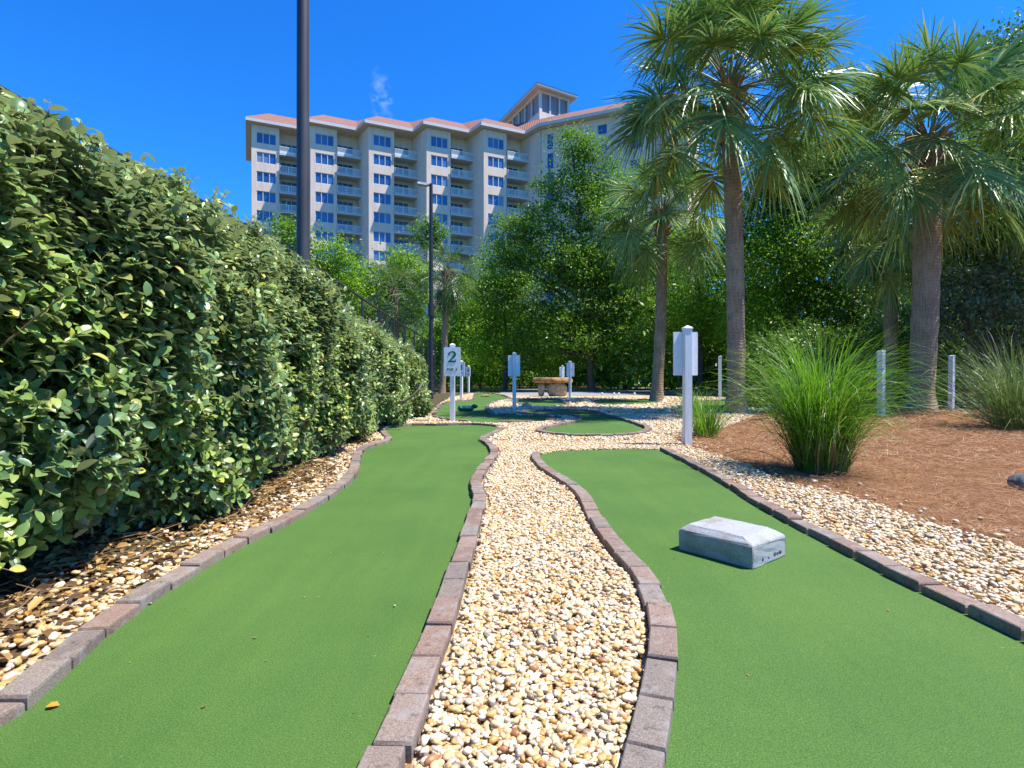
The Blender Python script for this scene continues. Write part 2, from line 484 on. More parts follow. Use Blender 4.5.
fall = wm('SUBTRACT', 1.0, dd, clamp=True)
cm = wm('MULTIPLY', wm('MULTIPLY', fall, wm('MULTIPLY', wm('SUBTRACT', nz.outputs['Fac'], 0.44, clamp=True), 3.0)), 0.38, clamp=True)
mx = wn('ShaderNodeMix', data_type='RGBA')
wt.links.new(cm, mx.inputs[0])
tint = wn('ShaderNodeMix', data_type='RGBA', blend_type='MULTIPLY')
tint.inputs[0].default_value = 1.0
wt.links.new(hs.outputs[0], tint.inputs[6])
tint.inputs[7].default_value = (0.19, 0.60, 0.98, 1)
wt.links.new(tint.outputs[2], mx.inputs[6])
mx.inputs[7].default_value = (3.2, 4.2, 5.6, 1)
bg = wn('ShaderNodeBackground')
bg.inputs['Strength'].default_value = 0.15
wt.links.new(mx.outputs[2], bg.inputs['Color'])
wo = wn('ShaderNodeOutputWorld')
wt.links.new(bg.outputs[0], wo.inputs['Surface'])

sl = bpy.data.lights.new('sun', 'SUN')
sl.energy = 4.7
sl.angle = math.radians(0.55)
sl.color = (1.0, 0.955, 0.88)
so = bpy.data.objects.new('sun', sl)
COL.objects.link(so)
so.rotation_euler = SD.to_track_quat('Z', 'Y').to_euler()
so.location = (30, 10, 60)

cam = bpy.data.cameras.new('camera')
cam.sensor_width = 36
cam.lens = FPX / 1024 * 36
cam.shift_y = (HY - 384) / 1024
cam.clip_end = 5000
cam.clip_start = 0.05
co = bpy.data.objects.new('camera', cam)
COL.objects.link(co)
co.location = (0, 0, H)
co.rotation_euler = (math.radians(90), 0, 0)
SC.camera = co
SC.view_settings.view_transform = 'Standard'
SC.view_settings.look = 'None'
SC.view_settings.exposure = 0.9
SC.view_settings.gamma = 1
SC.cycles.max_bounces = 7
SC.cycles.diffuse_bounces = 4
SC.cycles.transmission_bounces = 4
SC.cycles.sample_clamp_indirect = 6
SC.cycles.caustics_reflective = False
SC.cycles.use_denoising = True
SC.cycles.denoiser = 'OPENIMAGEDENOISE'
SC.cycles.denoising_input_passes = 'RGB_ALBEDO_NORMAL'
SC.cycles.denoising_prefilter = 'ACCURATE'

# ------------------------------------------------------------------ geometry helpers
def in_poly(P, poly):
    x, y = P[:, 0], P[:, 1]
    r = np.zeros(len(P), bool)
    n = len(poly)
    for i in range(n):
        x0, y0 = poly[i][:2]
        x1, y1 = poly[(i + 1) % n][:2]
        cond = ((y0 > y) != (y1 > y))
        xi = (x1 - x0) * (y - y0) / ((y1 - y0) if abs(y1 - y0) > 1e-12 else 1e-12) + x0
        r ^= cond & (x < xi)
    return r


def catmull(P, step=0.04, closed=False):
    P = np.array([p[:2] for p in P], float)
    n = len(P)
    out = []
    rngi = range(n if closed else n - 1)
    for i in rngi:
        if closed:
            p0, p1, p2, p3 = P[i - 1], P[i], P[(i + 1) % n], P[(i + 2) % n]
        else:
            p0, p1, p2, p3 = P[max(i - 1, 0)], P[i], P[i + 1], P[min(i + 2, n - 1)]
        a = 0.5
        t0 = 0.0
        t1 = t0 + max(np.linalg.norm(p1 - p0), 1e-4) ** a
        t2 = t1 + max(np.linalg.norm(p2 - p1), 1e-4) ** a
        t3 = t2 + max(np.linalg.norm(p3 - p2), 1e-4) ** a
        if not closed and i == 0: p0 = p1 - (p2 - p1); t0, t1 = 0, np.linalg.norm(p1 - p0) ** a; t2 = t1 + np.linalg.norm(p2 - p1) ** a; t3 = t2 + max(np.linalg.norm(p3 - p2), 1e-4) ** a
        k = max(2, int(np.linalg.norm(p2 - p1) / step))
        for t in np.linspace(t1, t2, k, endpoint=False):
            A1 = (t1 - t) / (t1 - t0) * p0 + (t - t0) / (t1 - t0) * p1
            A2 = (t2 - t) / (t2 - t1) * p1 + (t - t1) / (t2 - t1) * p2
            A3 = (t3 - t) / (t3 - t2) * p2 + (t - t2) / (t3 - t2) * p3 if t3 - t2 > 1e-6 else p2
            B1 = (t2 - t) / (t2 - t0) * A1 + (t - t0) / (t2 - t0) * A2
            B2 = (t3 - t) / (t3 - t1) * A2 + (t - t1) / (t3 - t1) * A3
            out.append((t2 - t) / (t2 - t1) * B1 + (t - t1) / (t2 - t1) * B2)
    if not closed: out.append(P[-1])
    return np.array(out)


def resample(C, n_or_step, closed=False):
    if closed: C = np.vstack([C, C[:1]])
    d = np.r_[0, np.cumsum(np.linalg.norm(np.diff(C, axis=0), axis=1))]
    n = max(2, int(round(d[-1] / n_or_step)) + 1)
    s = np.linspace(0, d[-1], n)
    return np.c_[np.interp(s, d, C[:, 0]), np.interp(s, d, C[:, 1])]


def sheet(name, poly, z, mat, label, cat=None, kind='structure'):
    """flat polygon sheet"""
    import bmesh
    bm = bmesh.new()
    vs = [bm.verts.new((p[0], p[1], z)) for p in poly]
    es = [bm.edges.new((vs[i], vs[(i + 1) % len(vs)])) for i in range(len(vs))]
    bmesh.ops.triangle_fill(bm, use_beauty=True, use_dissolve=False, edges=es)
    for f in bm.faces:
        if f.normal.z < 0: f.normal_flip()
    me = bpy.data.meshes.new(name)
    bm.to_mesh(me); bm.free()
    o = link(name, me, mat)
    return tag(o, label, cat, None, kind)


def inst(TV, TF, loc, rot, scale):
    """many copies of a template as arrays: loc (N,3), rot (N,3,3), scale (N,3)"""
    N = len(loc)
    V = TV[None, :, :] * scale[:, None, :]
    V = np.einsum('nij,nkj->nki', rot, V) + loc[:, None, :]
    F = TF[None, :, :] + (np.arange(N) * len(TV))[:, None, None]
    return V.reshape(-1, 3), F.reshape(-1, TF.shape[1])


def frames(d, up):
    """matrices with columns x=side, y=d, z=normal near up"""
    d = d / (np.linalg.norm(d, axis=1, keepdims=True) + 1e-9)
    s = np.cross(d, up)
    s /= (np.linalg.norm(s, axis=1, keepdims=True) + 1e-9)
    n = np.cross(s, d)
    return np.stack([s, d, n], axis=2)


def rand_rot(N):
    q = rng.normal(size=(N, 4))
    q /= np.linalg.norm(q, axis=1, keepdims=True)
    w, x, y, z = q.T
    return np.stack([np.stack([1 - 2 * (y * y + z * z), 2 * (x * y - z * w), 2 * (x * z + y * w)], 1),
                     np.stack([2 * (x * y + z * w), 1 - 2 * (x * x + z * z), 2 * (y * z - x * w)], 1),
                     np.stack([2 * (x * z - y * w), 2 * (y * z + x * w), 1 - 2 * (x * x + y * y)], 1)], 1)


# leaf templates: y along the leaf 0..1, x across, z normal
LEAF8_V = np.array([(0, 0, 0), (-0.40, .26, .06), (0, .3, 0), (0.40, .26, .06), (-0.42, .68, .03), (0, .65, -.03), (0.42, .68, .03), (0, 1, -.10)], float)
LEAF8_F = np.array([(0, 2, 1), (0, 3, 2), (1, 2, 5), (1, 5, 4), (2, 3, 6), (2, 6, 5), (4, 5, 7), (5, 6, 7)])
def _leaf_fine():
    st = [(.10, .22, .03), (.30, .43, .07), (.58, .47, .05), (.82, .33, .01), (.95, .14, -.06)]
    mid = [-.005, -.01, -.03, -.07, -.10]
    V = [(0, 0, 0)]
    for (t, w, z), m_ in zip(st, mid):
        V += [(-w, t, z + m_ * .3), (0, t + .01, m_), (w, t, z + m_ * .3)]
    V.append((0, 1, -.13))
    F = [(0, 2, 1), (0, 3, 2)]
    for k in range(4):
        a, b_ = 1 + 3 * k, 4 + 3 * k
        F += [(a, a + 1, b_ + 1), (a, b_ + 1, b_), (a + 1, a + 2, b_ + 2), (a + 1, b_ + 2, b_ + 1)]
    F += [(13, 14, 16), (14, 15, 16)]
    return np.array(V, float), np.array(F)


LEAF17_V, LEAF17_F = _leaf_fine()
LEAF4_V = np.array([(0, 0, 0), (-0.5, .5, .06), (0, 1, -.05), (0.5, .5, .06)], float)
LEAF4_F = np.array([(0, 3, 2, 1)])


def ico(sub):
    t = (1 + 5 ** .5) / 2
    V = [(-1, t, 0), (1, t, 0), (-1, -t, 0), (1, -t, 0), (0, -1, t), (0, 1, t), (0, -1, -t), (0, 1, -t), (t, 0, -1), (t, 0, 1), (-t, 0, -1), (-t, 0, 1)]
    V = [np.array(v) / np.linalg.norm(v) for v in V]
    F = [(0, 11, 5), (0, 5, 1), (0, 1, 7), (0, 7, 10), (0, 10, 11), (1, 5, 9), (5, 11, 4), (11, 10, 2), (10, 7, 6), (7, 1, 8), (3, 9, 4), (3, 4, 2), (3, 2, 6), (3, 6, 8), (3, 8, 9), (4, 9, 5), (2, 4, 11), (6, 2, 10), (8, 6, 7), (9, 8, 1)]
    for _ in range(sub):
        mid = {}
        def m(a, b):
            k = (min(a, b), max(a, b))
            if k not in mid:
                p = V[a] + V[b]
                V.append(p / np.linalg.norm(p)); mid[k] = len(V) - 1
            return mid[k]
        F2 = []
        for a, b, c_ in F:
            ab, bc, ca = m(a, b), m(b, c_), m(c_, a)
            F2 += [(a, ab, ca), (b, bc, ab), (c_, ca, bc), (ab, bc, ca)]
        F = F2
    return np.array(V), np.array(F)


ICO0, ICO1, ICO2, ICO3 = ico(0), ico(1), ico(2), ico(3)


def lump(V, amp, freq, seed):
    r = np.random.default_rng(seed)
    out = V.copy()
    d = np.zeros(len(V))
    for _ in range(6):
        k = r.normal(size=3) * freq
        d += np.sin(V @ k + r.uniform(0, 6.28)) / 6 ** .5
    return out * (1 + amp * d)[:, None]


# ------------------------------------------------------------------ the greens and gravel, from the photo's outline
g1_left = [(-150, 815), (-60, 757), (10, 720), (62, 676), (92, 646), (148, 605), (198, 573), (247, 545), (297, 519.5), (330, 499), (346, 487), (355, 477), (360, 463), (362.5, 453), (373, 447), (388, 443), (391, 439.5), (386, 434), (384.5, 430.5), (391, 427.3)]
g1_far = [(391, 427.3), (416, 425.7), (440, 425.8), (467, 425), (486, 425.6), (496, 427)]
g1_right = [(501, 429), (492, 433.5), (482, 438.5), (480, 441), (485, 445), (491, 452), (485, 463), (474, 478), (471, 489.6), (475, 499), (470, 515), (463, 536), (453, 564), (439, 605.6), (427, 638), (406, 684.5), (388, 726), (365.5, 776), (330, 860), (270, 1000)]
g2_left = [(630, 1000), (652, 860), (660, 800), (668, 740), (674, 700), (676, 661), (673.5, 629), (664.5, 603), (650, 578), (629, 557), (613, 538), (601, 520), (594, 506), (583, 492), (564, 480), (546, 467.5), (538.5, 459), (539, 455)]
g2_far = [(543, 454), (562, 451.2), (601, 449.8), (638, 449), (660, 450.3)]
g2_right = [(660, 450.3), (685, 463), (721.6, 483.5), (753, 504), (767, 511.5), (794, 527), (846, 554), (894, 579), (948, 604.5), (1024, 641), (1140, 697), (1240, 745)]
ZG = 0.012


def wpts(pix, z=ZG):
    return np.array([G(x, y, z)[:2] for x, y in pix])


def dense(pix, z=ZG, step=0.04):
    return catmull(wpts(pix, z), step)


L1, F1, R1 = dense(g1_left), dense(g1_far), dense(g1_right)
L2, F2_, R2 = dense(g2_left), dense(g2_far), dense(g2_right)
# carry both greens on past the camera
def extend(C, at_start, y_to, dx):
    p = C[0] if at_start else C[-1]
    n = max(2, int(abs(p[1] - y_to) / 0.2))
    e = np.c_[np.linspace(p[0], p[0] + dx, n), np.linspace(p[1], y_to, n)]
    return np.vstack([e[::-1][:-1], C]) if at_start else np.vstack([C, e[1:]])


L1 = extend(L1, True, -1.2, 0.35)
R1 = extend(R1, False, -1.2, 0.1)
L2 = extend(L2, True, -1.2, -0.15)
R2 = extend(R2, False, -1.2, 1.6)
poly1 = np.vstack([L1, F1[1:], R1])
poly2 = np.vstack([L2, F2_, R2[1:]])

far_pix = {
    'island': [(541, 432), (548, 434.5), (560, 436), (580, 437), (605, 437), (630, 435.7), (643, 432.5), (645, 429), (636, 425), (622, 420.5), (607, 416.5), (597, 413.3), (585, 411.2), (560, 411), (535, 411.6), (522, 413),
               (530, 415.2), (556, 415.6), (576, 417), (582, 420), (575, 423), (560, 426), (547, 429)],
    'second': [(448, 403), (437, 413), (438, 418), (457, 421.6), (490, 423.3), (515, 423), (540, 421.8), (555, 419.6), (556, 418), (545, 417), (523, 415.8), (495, 415.5), (487, 411), (486.5, 406), (496, 401.5), (507, 399.5), (505, 396.5), (490, 393.5), (479, 392.6), (475, 396), (471, 400.5), (459, 401.5)],
    'middle': [(520, 401), (532, 399.6), (545, 399.2), (558, 399.8), (561, 402.5), (565, 406), (545, 407), (524, 406.3)],
    'beyond': [(592, 402.8), (600, 400.6), (620, 400), (652, 400.3), (654, 404), (630, 405.3), (606, 406)],
    'right': [(690, 403.5), (705, 401.5), (727, 401), (730, 408), (724, 411), (700, 411.5)],
    'shade': [(470, 389.2), (485, 387.6), (500, 387.2), (514, 388), (510, 391), (490, 391.8)],
}
FARP = {k: catmull(wpts(p), 0.06, True) for k, p in far_pix.items()}

# ground
o = sheet('ground', [(-1500, -300), (1500, -300), (1500, 2500), (-1500, 2500)], 0.0, M['soil'], 'dark leafy soil floor spreading under the hedge and trees')
gravel_poly = np.array([(-2.2, -1.3), (1.6, -1.3)] + [tuple(p) for p in (R2[::-1][:, :] + np.array([0.06, 0]))][1:-1:3] + [G(664, 446)[:2], G(672, 440)[:2], G(702, 436)[:2], G(735, 425)[:2], G(760, 414)[:2], G(780, 407)[:2], G(740, 399)[:2], G(640, 395)[:2], G(470, 393)[:2], G(452, 397)[:2], G(440, 405)[:2], G(428, 415)[:2], G(425, 419)[:2], G(380, 421)[:2], G(365, 440)[:2], G(335, 470)[:2], G(280, 500)[:2], G(190, 545)[:2], G(90, 605)[:2], G(-10, 680)[:2], G(-120, 740)[:2]])
sheet('gravel_bed', gravel_poly, 0.004, M['gravel_bed'], 'pale tan gravel bed between the two long greens')
# gravel strip on the right of the right green
strip_out = wpts([(672, 441), (700, 452), (735, 463), (760, 474), (790, 486), (840, 497), (890, 512), (940, 530), (1024, 553), (1150, 590), (1400, 660)], 0.0)
strip_out_d = catmull(strip_out, 0.08)
strip_in = R2 + np.array([0.03, 0.05])
strip_poly = np.vstack([strip_out_d, strip_in[::-1][: len(strip_in)]])
sheet('gravel_strip', strip_poly, 0.0044, M['gravel_bed'], 'narrow gravel strip between the right kerb and the pine straw')
straw_poly = np.vstack([strip_out_d[::-1], [G(700, 436)[:2], G(735, 424)[:2], G(760, 413.5)[:2], (7.2, 16.5), (12, 17.5), (20, 17), (20, 0.5)]])
sheet('pine_straw_bed', straw_poly, 0.0052, M['straw_floor'], 'rust brown bed of pine straw around the grass clump and palms')
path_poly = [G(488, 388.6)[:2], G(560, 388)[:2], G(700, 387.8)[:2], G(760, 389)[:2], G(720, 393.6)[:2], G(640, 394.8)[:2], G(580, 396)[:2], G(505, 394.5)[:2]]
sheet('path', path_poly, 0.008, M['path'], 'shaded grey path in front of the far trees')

turf_names = [(poly1, 'long left putting green beside the hedge'), (poly2, 'right putting green with the concrete block'),
              (FARP['island'], 'teardrop putting green behind the gravel, partly in shade'), (FARP['second'], 'winding putting green with the teal obstacle'),
              (FARP['middle'], 'small putting green before the stone table'), (FARP['beyond'], 'far strip of putting green left of a palm trunk'),
              (FARP['right'], 'small sunny putting green right of the bare sign back'), (FARP['shade'], 'farthest putting green lying in tree shade')]
for k, (p, lb) in enumerate(turf_names):
    sheet('putting_green', p, ZG + 0.0003 * k, M['turf'], lb)


# ------------------------------------------------------------------ brick edging
def brick_mesh(a0, a1, b1, b0, c, h):
    """a0,a1 inner edge ends, b0,b1 outer edge ends, world xy; local to centre c"""
    q = [np.array(p) - c for p in (a0, a1, b1, b0)]
    if (q[1][0] - q[0][0]) * (q[2][1] - q[1][1]) - (q[1][1] - q[0][1]) * (q[2][0] - q[1][0]) < 0:
        q = q[::-1]
    j = lambda s: random.uniform(-s, s)
    ce = sum(q) / 4
    def ins(p, d):
        v = ce - p
        return p + v / (np.linalg.norm(v) + 1e-9) * d
    tilt = (j(.012), j(.012))
    ring = []
    for z, d in ((-0.03, .0), (h - .010, .0), (h - .003, .004), (h, .012)):
        for p in q:
            pp = ins(p, d + abs(j(.0012)))
            ring.append((pp[0], pp[1], z + (tilt[0] * pp[0] + tilt[1] * pp[1] if z > 0 else 0) + j(.0008)))
    fs = []
    for k in range(3):
        for i in range(4):
            fs.append((k * 4 + i, k * 4 + (i + 1) % 4, k * 4 + 4 + (i + 1) % 4, k * 4 + 4 + i))
    fs.append((12, 13, 14, 15))
    return ring, fs


def edging(C, side, label, single=False, h=0.050, width=0.080, blen=0.203, closed=False):
    P = resample(C, blen, closed)
    if closed: P = P[:-1]
    n = len(P)
    T = np.zeros_like(P)
    for i in range(n):
        a, b = (P[i - 1], P[(i + 1) % n]) if closed else (P[max(i - 1, 0)], P[min(i + 1, n - 1)])
        T[i] = (b - a) / np.linalg.norm(b - a)
    N = np.c_[-T[:, 1], T[:, 0]] * side
    I = P - N * 0.007
    O = P + N * width
    c0 = (P[len(P) // 2][0], P[len(P) // 2][1], 0.0)
    root = None
    mb = MB()
    if not single:
        root = empty('brick_edging', c0)
        tag(root, label, 'edging', 'brick kerbs round the putting greens')
    cnt = n if closed else n - 1
    for i in range(cnt):
        k = (i + 1) % n
        g = 0.004 / blen
        jit = N[i] * random.uniform(-.007, .007)
        lerp = lambda A, B, t: A + (B - A) * t
        a0, a1 = lerp(I[i], I[k], g) + jit, lerp(I[i], I[k], 1 - g) + jit
        b0, b1 = lerp(O[i], O[k], g) + jit, lerp(O[i], O[k], 1 - g) + jit
        c = (a0 + a1 + b0 + b1) / 4
        hh = h + random.uniform(-.006, .006)
        if single:
            vs, fs = brick_mesh(a0, a1, b1, b0, np.zeros(2) + np.array(c0[:2]), hh)
            # ring verts were computed about c0: tilt would grow with distance, so flatten
            vs = [(x, y, min(z, hh)) for x, y, z in vs]
            mb.add(vs, fs)
        else:
            vs, fs = brick_mesh(a0, a1, b1, b0, c, hh)
            m1 = MB(); m1.add(vs, fs)
            m1.build('brick', M['paver'], root, (c[0] - c0[0], c[1] - c0[1], 0))
    if single:
        root = mb.build('brick_edging', M['paver'], None, c0)
        tag(root, label, 'edging', 'brick kerbs round the putting greens')
    return P


def off(C, s, d):
    T = np.gradient(C, axis=0); T /= np.linalg.norm(T, axis=1, keepdims=True) + 1e-9
    return C + np.c_[-T[:, 1], T[:, 0]] * s * d


edging(L1, 1, 'brick kerb between the hedge and the left green')
edging(F1, 1, 'brick kerb across the far end of the left green')
edging(R1, 1, 'wavy brick kerb on the left side of the central gravel')
edging(L2, 1, 'wavy brick kerb on the right side of the central gravel')
edging(R2, 1, 'dark brick kerb between the right green and the pine straw')


def area2(P):
    x, y = P[:, 0], P[:, 1]
    return np.sum(x * np.roll(y, -1) - np.roll(x, -1) * y)


for key, lb, sg in (('island', 'brick kerb ringing the teardrop green behind the gravel', False), ('second', 'brick kerb ringing the winding green with the teal obstacle', True),
                    ('middle', 'dark brick kerb round the small green before the stone table', True), ('beyond', 'far brick kerb left of the second palm trunk', True), ('right', 'brick kerb round the small green right of the bare sign back', True)):
    C = FARP[key]
    edging(C, -1 if area2(C) > 0 else 1, lb, single=sg, closed=True, h=0.06)

# ------------------------------------------------------------------ pebbles
allgreen = [poly1, poly2] + list(FARP.values())


def kerb_zone(P, pad=0.105):
    """True for points on a green or on its kerb"""
    r = np.zeros(len(P), bool)
    for C in allgreen:
        r |= in_poly(P, C)
    for C in (L1, F1, R1, L2, R2) + tuple(FARP[k] for k in ('island', 'second', 'middle', 'beyond', 'right')):
        Cs = C[::2]
        for i in range(0, len(P), 4000):
            d = P[i:i + 4000, None, :] - Cs[None]
            r[i:i + 4000] |= (d ** 2).sum(2).min(1) < pad ** 2
    return r


def chip(V, seed, amp, freq, ncut):
    r = np.random.default_rng(seed)
    W_ = lump(V, amp, freq, seed)
    for _ in range(ncut):
        k = r.normal(size=3); k /= np.linalg.norm(k)
        c_ = r.uniform(.55, .85)
        d_ = W_ @ k
        W_ = W_ - np.clip(d_ - c_, 0, None)[:, None] * k[None] * .9
    return W_


peb_tpl = [chip(ICO1[0], s, 0.16, 1.9, 5) for s in range(9)]
peb_tpl0 = [lump(ICO0[0], 0.22, 1.5, s + 20) for s in range(6)]


def pebbles(P, size, near, zj):
    N = len(P)
    tpl = peb_tpl if near else peb_tpl0
    TF = ICO1[1] if near else ICO0[1]
    Vs, Fs, b = [], [], 0
    which = rng.integers(0, len(tpl), N)
    for k, TV in enumerate(tpl):
        Q = P[which == k]
        n = len(Q)
        if n == 0: continue
        s = size * np.clip(np.exp(rng.normal(0, .30, n)), .5, 1.65)
        sc = np.c_[s * rng.uniform(.85, 1.35, n), s * rng.uniform(.7, 1.0, n), s * rng.uniform(.45, .75, n)] * .5
        a = rng.uniform(0, 6.283, n)
        tl = rng.normal(0, .3, (n, 2))
        Rz = np.zeros((n, 3, 3)); Rz[:, 0, 0] = np.cos(a); Rz[:, 0, 1] = -np.sin(a); Rz[:, 1, 0] = np.sin(a); Rz[:, 1, 1] = np.cos(a); Rz[:, 2, 2] = 1
        Rx = np.zeros((n, 3, 3)); Rx[:, 0, 0] = 1; c_, s_ = np.cos(tl[:, 0]), np.sin(tl[:, 0]); Rx[:, 1, 1] = c_; Rx[:, 1, 2] = -s_; Rx[:, 2, 1] = s_; Rx[:, 2, 2] = c_
        loc = np.c_[Q, 0.006 + sc[:, 2] * .6 + rng.uniform(0, zj, n)]
        V, F = inst(TV, TF, loc, Rz @ Rx, sc)
        Vs.append(V); Fs.append(F + b); b += len(V)
    return np.vstack(Vs), np.vstack(Fs)


def rand_in(poly, density, xr=None, yr=None):
    mn, mx_ = poly.min(0), poly.max(0)
    if yr: mn = np.array([mn[0], max(mn[1], yr[0])]); mx_ = np.array([mx_[0], min(mx_[1], yr[1])])
    if xr: mn[0] = max(mn[0], xr[0]); mx_[0] = min(mx_[0], xr[1])
    A = np.prod(mx_ - mn)
    P = rng.uniform(mn, mx_, (int(A * density), 2))
    return P[in_poly(P, poly)]


center_poly = np.vstack([R1[::-1], L2[::-1]])          # strip between the greens
Vs, Fs, b = [], [], 0
jobs = []
P = rand_in(gravel_poly, 10500, (-1.0, 1.6), (0.55, 3.6)); P = P[P[:, 0] > -0.6]
P = P[~kerb_zone(P, .1)]; jobs.append((P, 0.0172, True, 0.015))
P = rand_in(gravel_poly, 6800, (-0.9, 2.6), (3.6, 7.4)); P = P[~kerb_zone(P)]; jobs.append((P, 0.0195, False, 0.015))
P = rand_in(gravel_poly, 1500, (-3.0, 6.0), (7.4, 13.0)); P = P[~kerb_zone(P)]; jobs.append((P, 0.033, False, 0.02))
P = rand_in(gravel_poly, 170, (-4.0, 9.0), (13.0, 23.0)); P = P[~kerb_zone(P)]; jobs.append((P, 0.075, False, 0.015))
P = rand_in(strip_poly, 4600, None, (1.2, 9.0)); P = P[~kerb_zone(P)]
# stones thin out and mix into the straw
jobs.append((P, 0.0200, True, 0.022))
P = rand_in(straw_poly, 260, (1.0, 7.0), (1.5, 9.0))
dd_ = np.sqrt(((P[:, None] - strip_out_d[None, ::2]) ** 2).sum(2).min(1))
P = P[rng.uniform(size=len(P)) < np.exp(-dd_ / 0.12)]
jobs.append((P, 0.034, False, 0.01))
left_strip = np.vstack([off(L1, 1, 0.1), (L1 + np.array([-0.62, 0.1]))[::-1]])
P = rand_in(left_strip, 1500, None, (0.6, 8.5)); P = P[~kerb_zone(P)]
dl = np.sqrt(((P[:, None] - L1[None, ::2]) ** 2).sum(2).min(1))
P = P[rng.uniform(size=len(P)) < np.clip(1.25 - (dl - .08) / .36, .12, 1)]
jobs.append((P, 0.025, True, 0.016))
for j_ in jobs:
    V, F = pebbles(*j_)
    Vs.append(V); Fs.append(F + b); b += len(V)
o = link('gravel', fast_mesh('gravel', np.vstack(Vs), np.vstack(Fs), True), M['pebble'])
tag(o, 'loose cream, white and ochre pebbles filling the beds', None, None, 'stuff')

# ------------------------------------------------------------------ pine straw needles
Vs, Fs, b = [], [], 0
NV = np.array([(-.5, 0, 0), (.5, 0, 0), (.4, .5, .12), (-.4, .5, .12), (.3, 1, 0), (-.3, 1, 0)], float)
NF = np.array([(0, 1, 2, 3), (3, 2, 4, 5)])
for (dens, yr, xr, w, ln) in ((1500, (2.0, 5.5), (1.6, 7.0), .0022, .12), (700, (5.5, 9.5), (2.0, 11.0), .0042, .15), (240, (9.5, 17), (3.0, 18), .008, .2)):
    P = rand_in(straw_poly, dens, xr, yr)
    n = len(P)
    a = rng.uniform(0, 6.283, n); el = rng.normal(0.03, .14, n)
    d = np.c_[np.cos(a) * np.cos(el), np.sin(a) * np.cos(el), np.sin(el)]
    R = frames(d, np.tile([0, 0, 1.0], (n, 1)) + rng.normal(0, .35, (n, 3)))
    L = ln * rng.uniform(.6, 1.3, n)
    sc = np.c_[np.full(n, w), L, L * .5]
    clp = np.sin(P[:, 0] * 7.1 + 1.3 * np.sin(P[:, 1] * 5.3)) * np.sin(P[:, 1] * 8.3 + np.sin(P[:, 0] * 4.7))
    loc = np.c_[P, .006 + rng.uniform(0, .022, n) + .035 * np.clip(clp, 0, 1) * rng.uniform(.3, 1.2, n) + .5 * L * np.clip(-np.sin(el), 0, 1)]
    V, F = inst(NV, NF, loc, R, sc)
    Vs.append(V); Fs.append(F + b); b += len(V)
o = link('pine_straw', fast_mesh('pine_straw', np.vstack(Vs), np.vstack(Fs)), M['needle'])
tag(o, 'scattered rust brown pine needles on the bed at right', None, None, 'stuff')

# leaf litter and twigs below the hedge
lit = np.vstack([off(L1, 1, 0.1), (L1 + np.array([-1.6, 0.1]))[::-1]])
P = rand_in(lit, 620, None, (0.5, 9.0)); P = P[~kerb_zone(P)]
dl = np.sqrt(((P[:, None] - L1[None, ::2]) ** 2).sum(2).min(1))
P = P[rng.uniform(size=len(P)) < np.clip(.30 + (dl - .1) * 1.8, 0, 1)]
dl = np.sqrt(((P[:, None] - L1[None, ::2]) ** 2).sum(2).min(1))
n = len(P)
a = rng.uniform(0, 6.283, n); el = rng.normal(0.05, .3, n)
d = np.c_[np.cos(a) * np.cos(el), np.sin(a) * np.cos(el), np.sin(el)]
R = frames(d, np.tile([0, 0, 1.0], (n, 1)) + rng.normal(0, .4, (n, 3)))
L = rng.uniform(.03, .075, n)
V1, F1_ = inst(LEAF8_V, LEAF8_F, np.c_[P, .012 + rng.uniform(0, .03, n)], R, np.c_[L * rng.uniform(.35, .6, n), L, L * 2.0])
P2 = P[(rng.uniform(size=n) < .45) & (dl > .28)]; n2 = len(P2)
a = rng.uniform(0, 6.283, n2); el = rng.normal(0.05, .2, n2)
d = np.c_[np.cos(a) * np.cos(el), np.sin(a) * np.cos(el), np.sin(el)]
TW_V = np.array([(-1, 0, 0), (1, 0, 0), (0, 0, 1.4), (-.7, 1, 0), (.7, 1, 0), (0, 1, 1)], float)
TW_F = np.array([(0, 1, 4), (0, 4, 3), (1, 2, 5), (1, 5, 4), (2, 0, 3), (2, 3, 5)])
V2, F2b = inst(TW_V, TW_F, np.c_[P2, .015 + rng.uniform(0, .03, n2)], frames(d, np.tile([0, 0, 1.0], (n2, 1))), np.c_[np.full(n2, .0022), rng.uniform(.06, .22, n2), np.full(n2, .0022)])
o = link('leaf_litter', fast_mesh('leaf_litter', np.vstack([V1, V2]), np.vstack([F1_, F2b + len(V1)])), M['litter'])
tag(o, 'dry brown and yellow fallen leaves and twigs under the hedge', None, None, 'stuff')

# three single fallen leaves on the greens
def fallen(px, py, L, rz, mat, lb):
    mb = MB()
    vs = [(x * L * .9, y * L, z * L * 1.6 + .004) for x, y, z in LEAF8_V]
    mb.add(vs, [tuple(f) for f in LEAF8_F], 0, True)
    q = G(px, py, ZG + .002)
    o = mb.build('fallen_leaf', mat, None, q)
    o.rotation_euler = (0.12, 0.05, rz)
    tag(o, lb, 'leaf', 'single leaves fallen on the green')
fallen(46, 708, .030, -1.3, M['orange_leaf'], 'orange fallen leaf on the left green near its lower corner')
fallen(141, 606, .036, -.9, M['pale_leaf'], 'pale tan fallen leaf touching the kerb of the left green')
fallen(395, 607, .012, .4, M['pale_leaf'], 'tiny pale fleck of leaf in the middle of the left green')

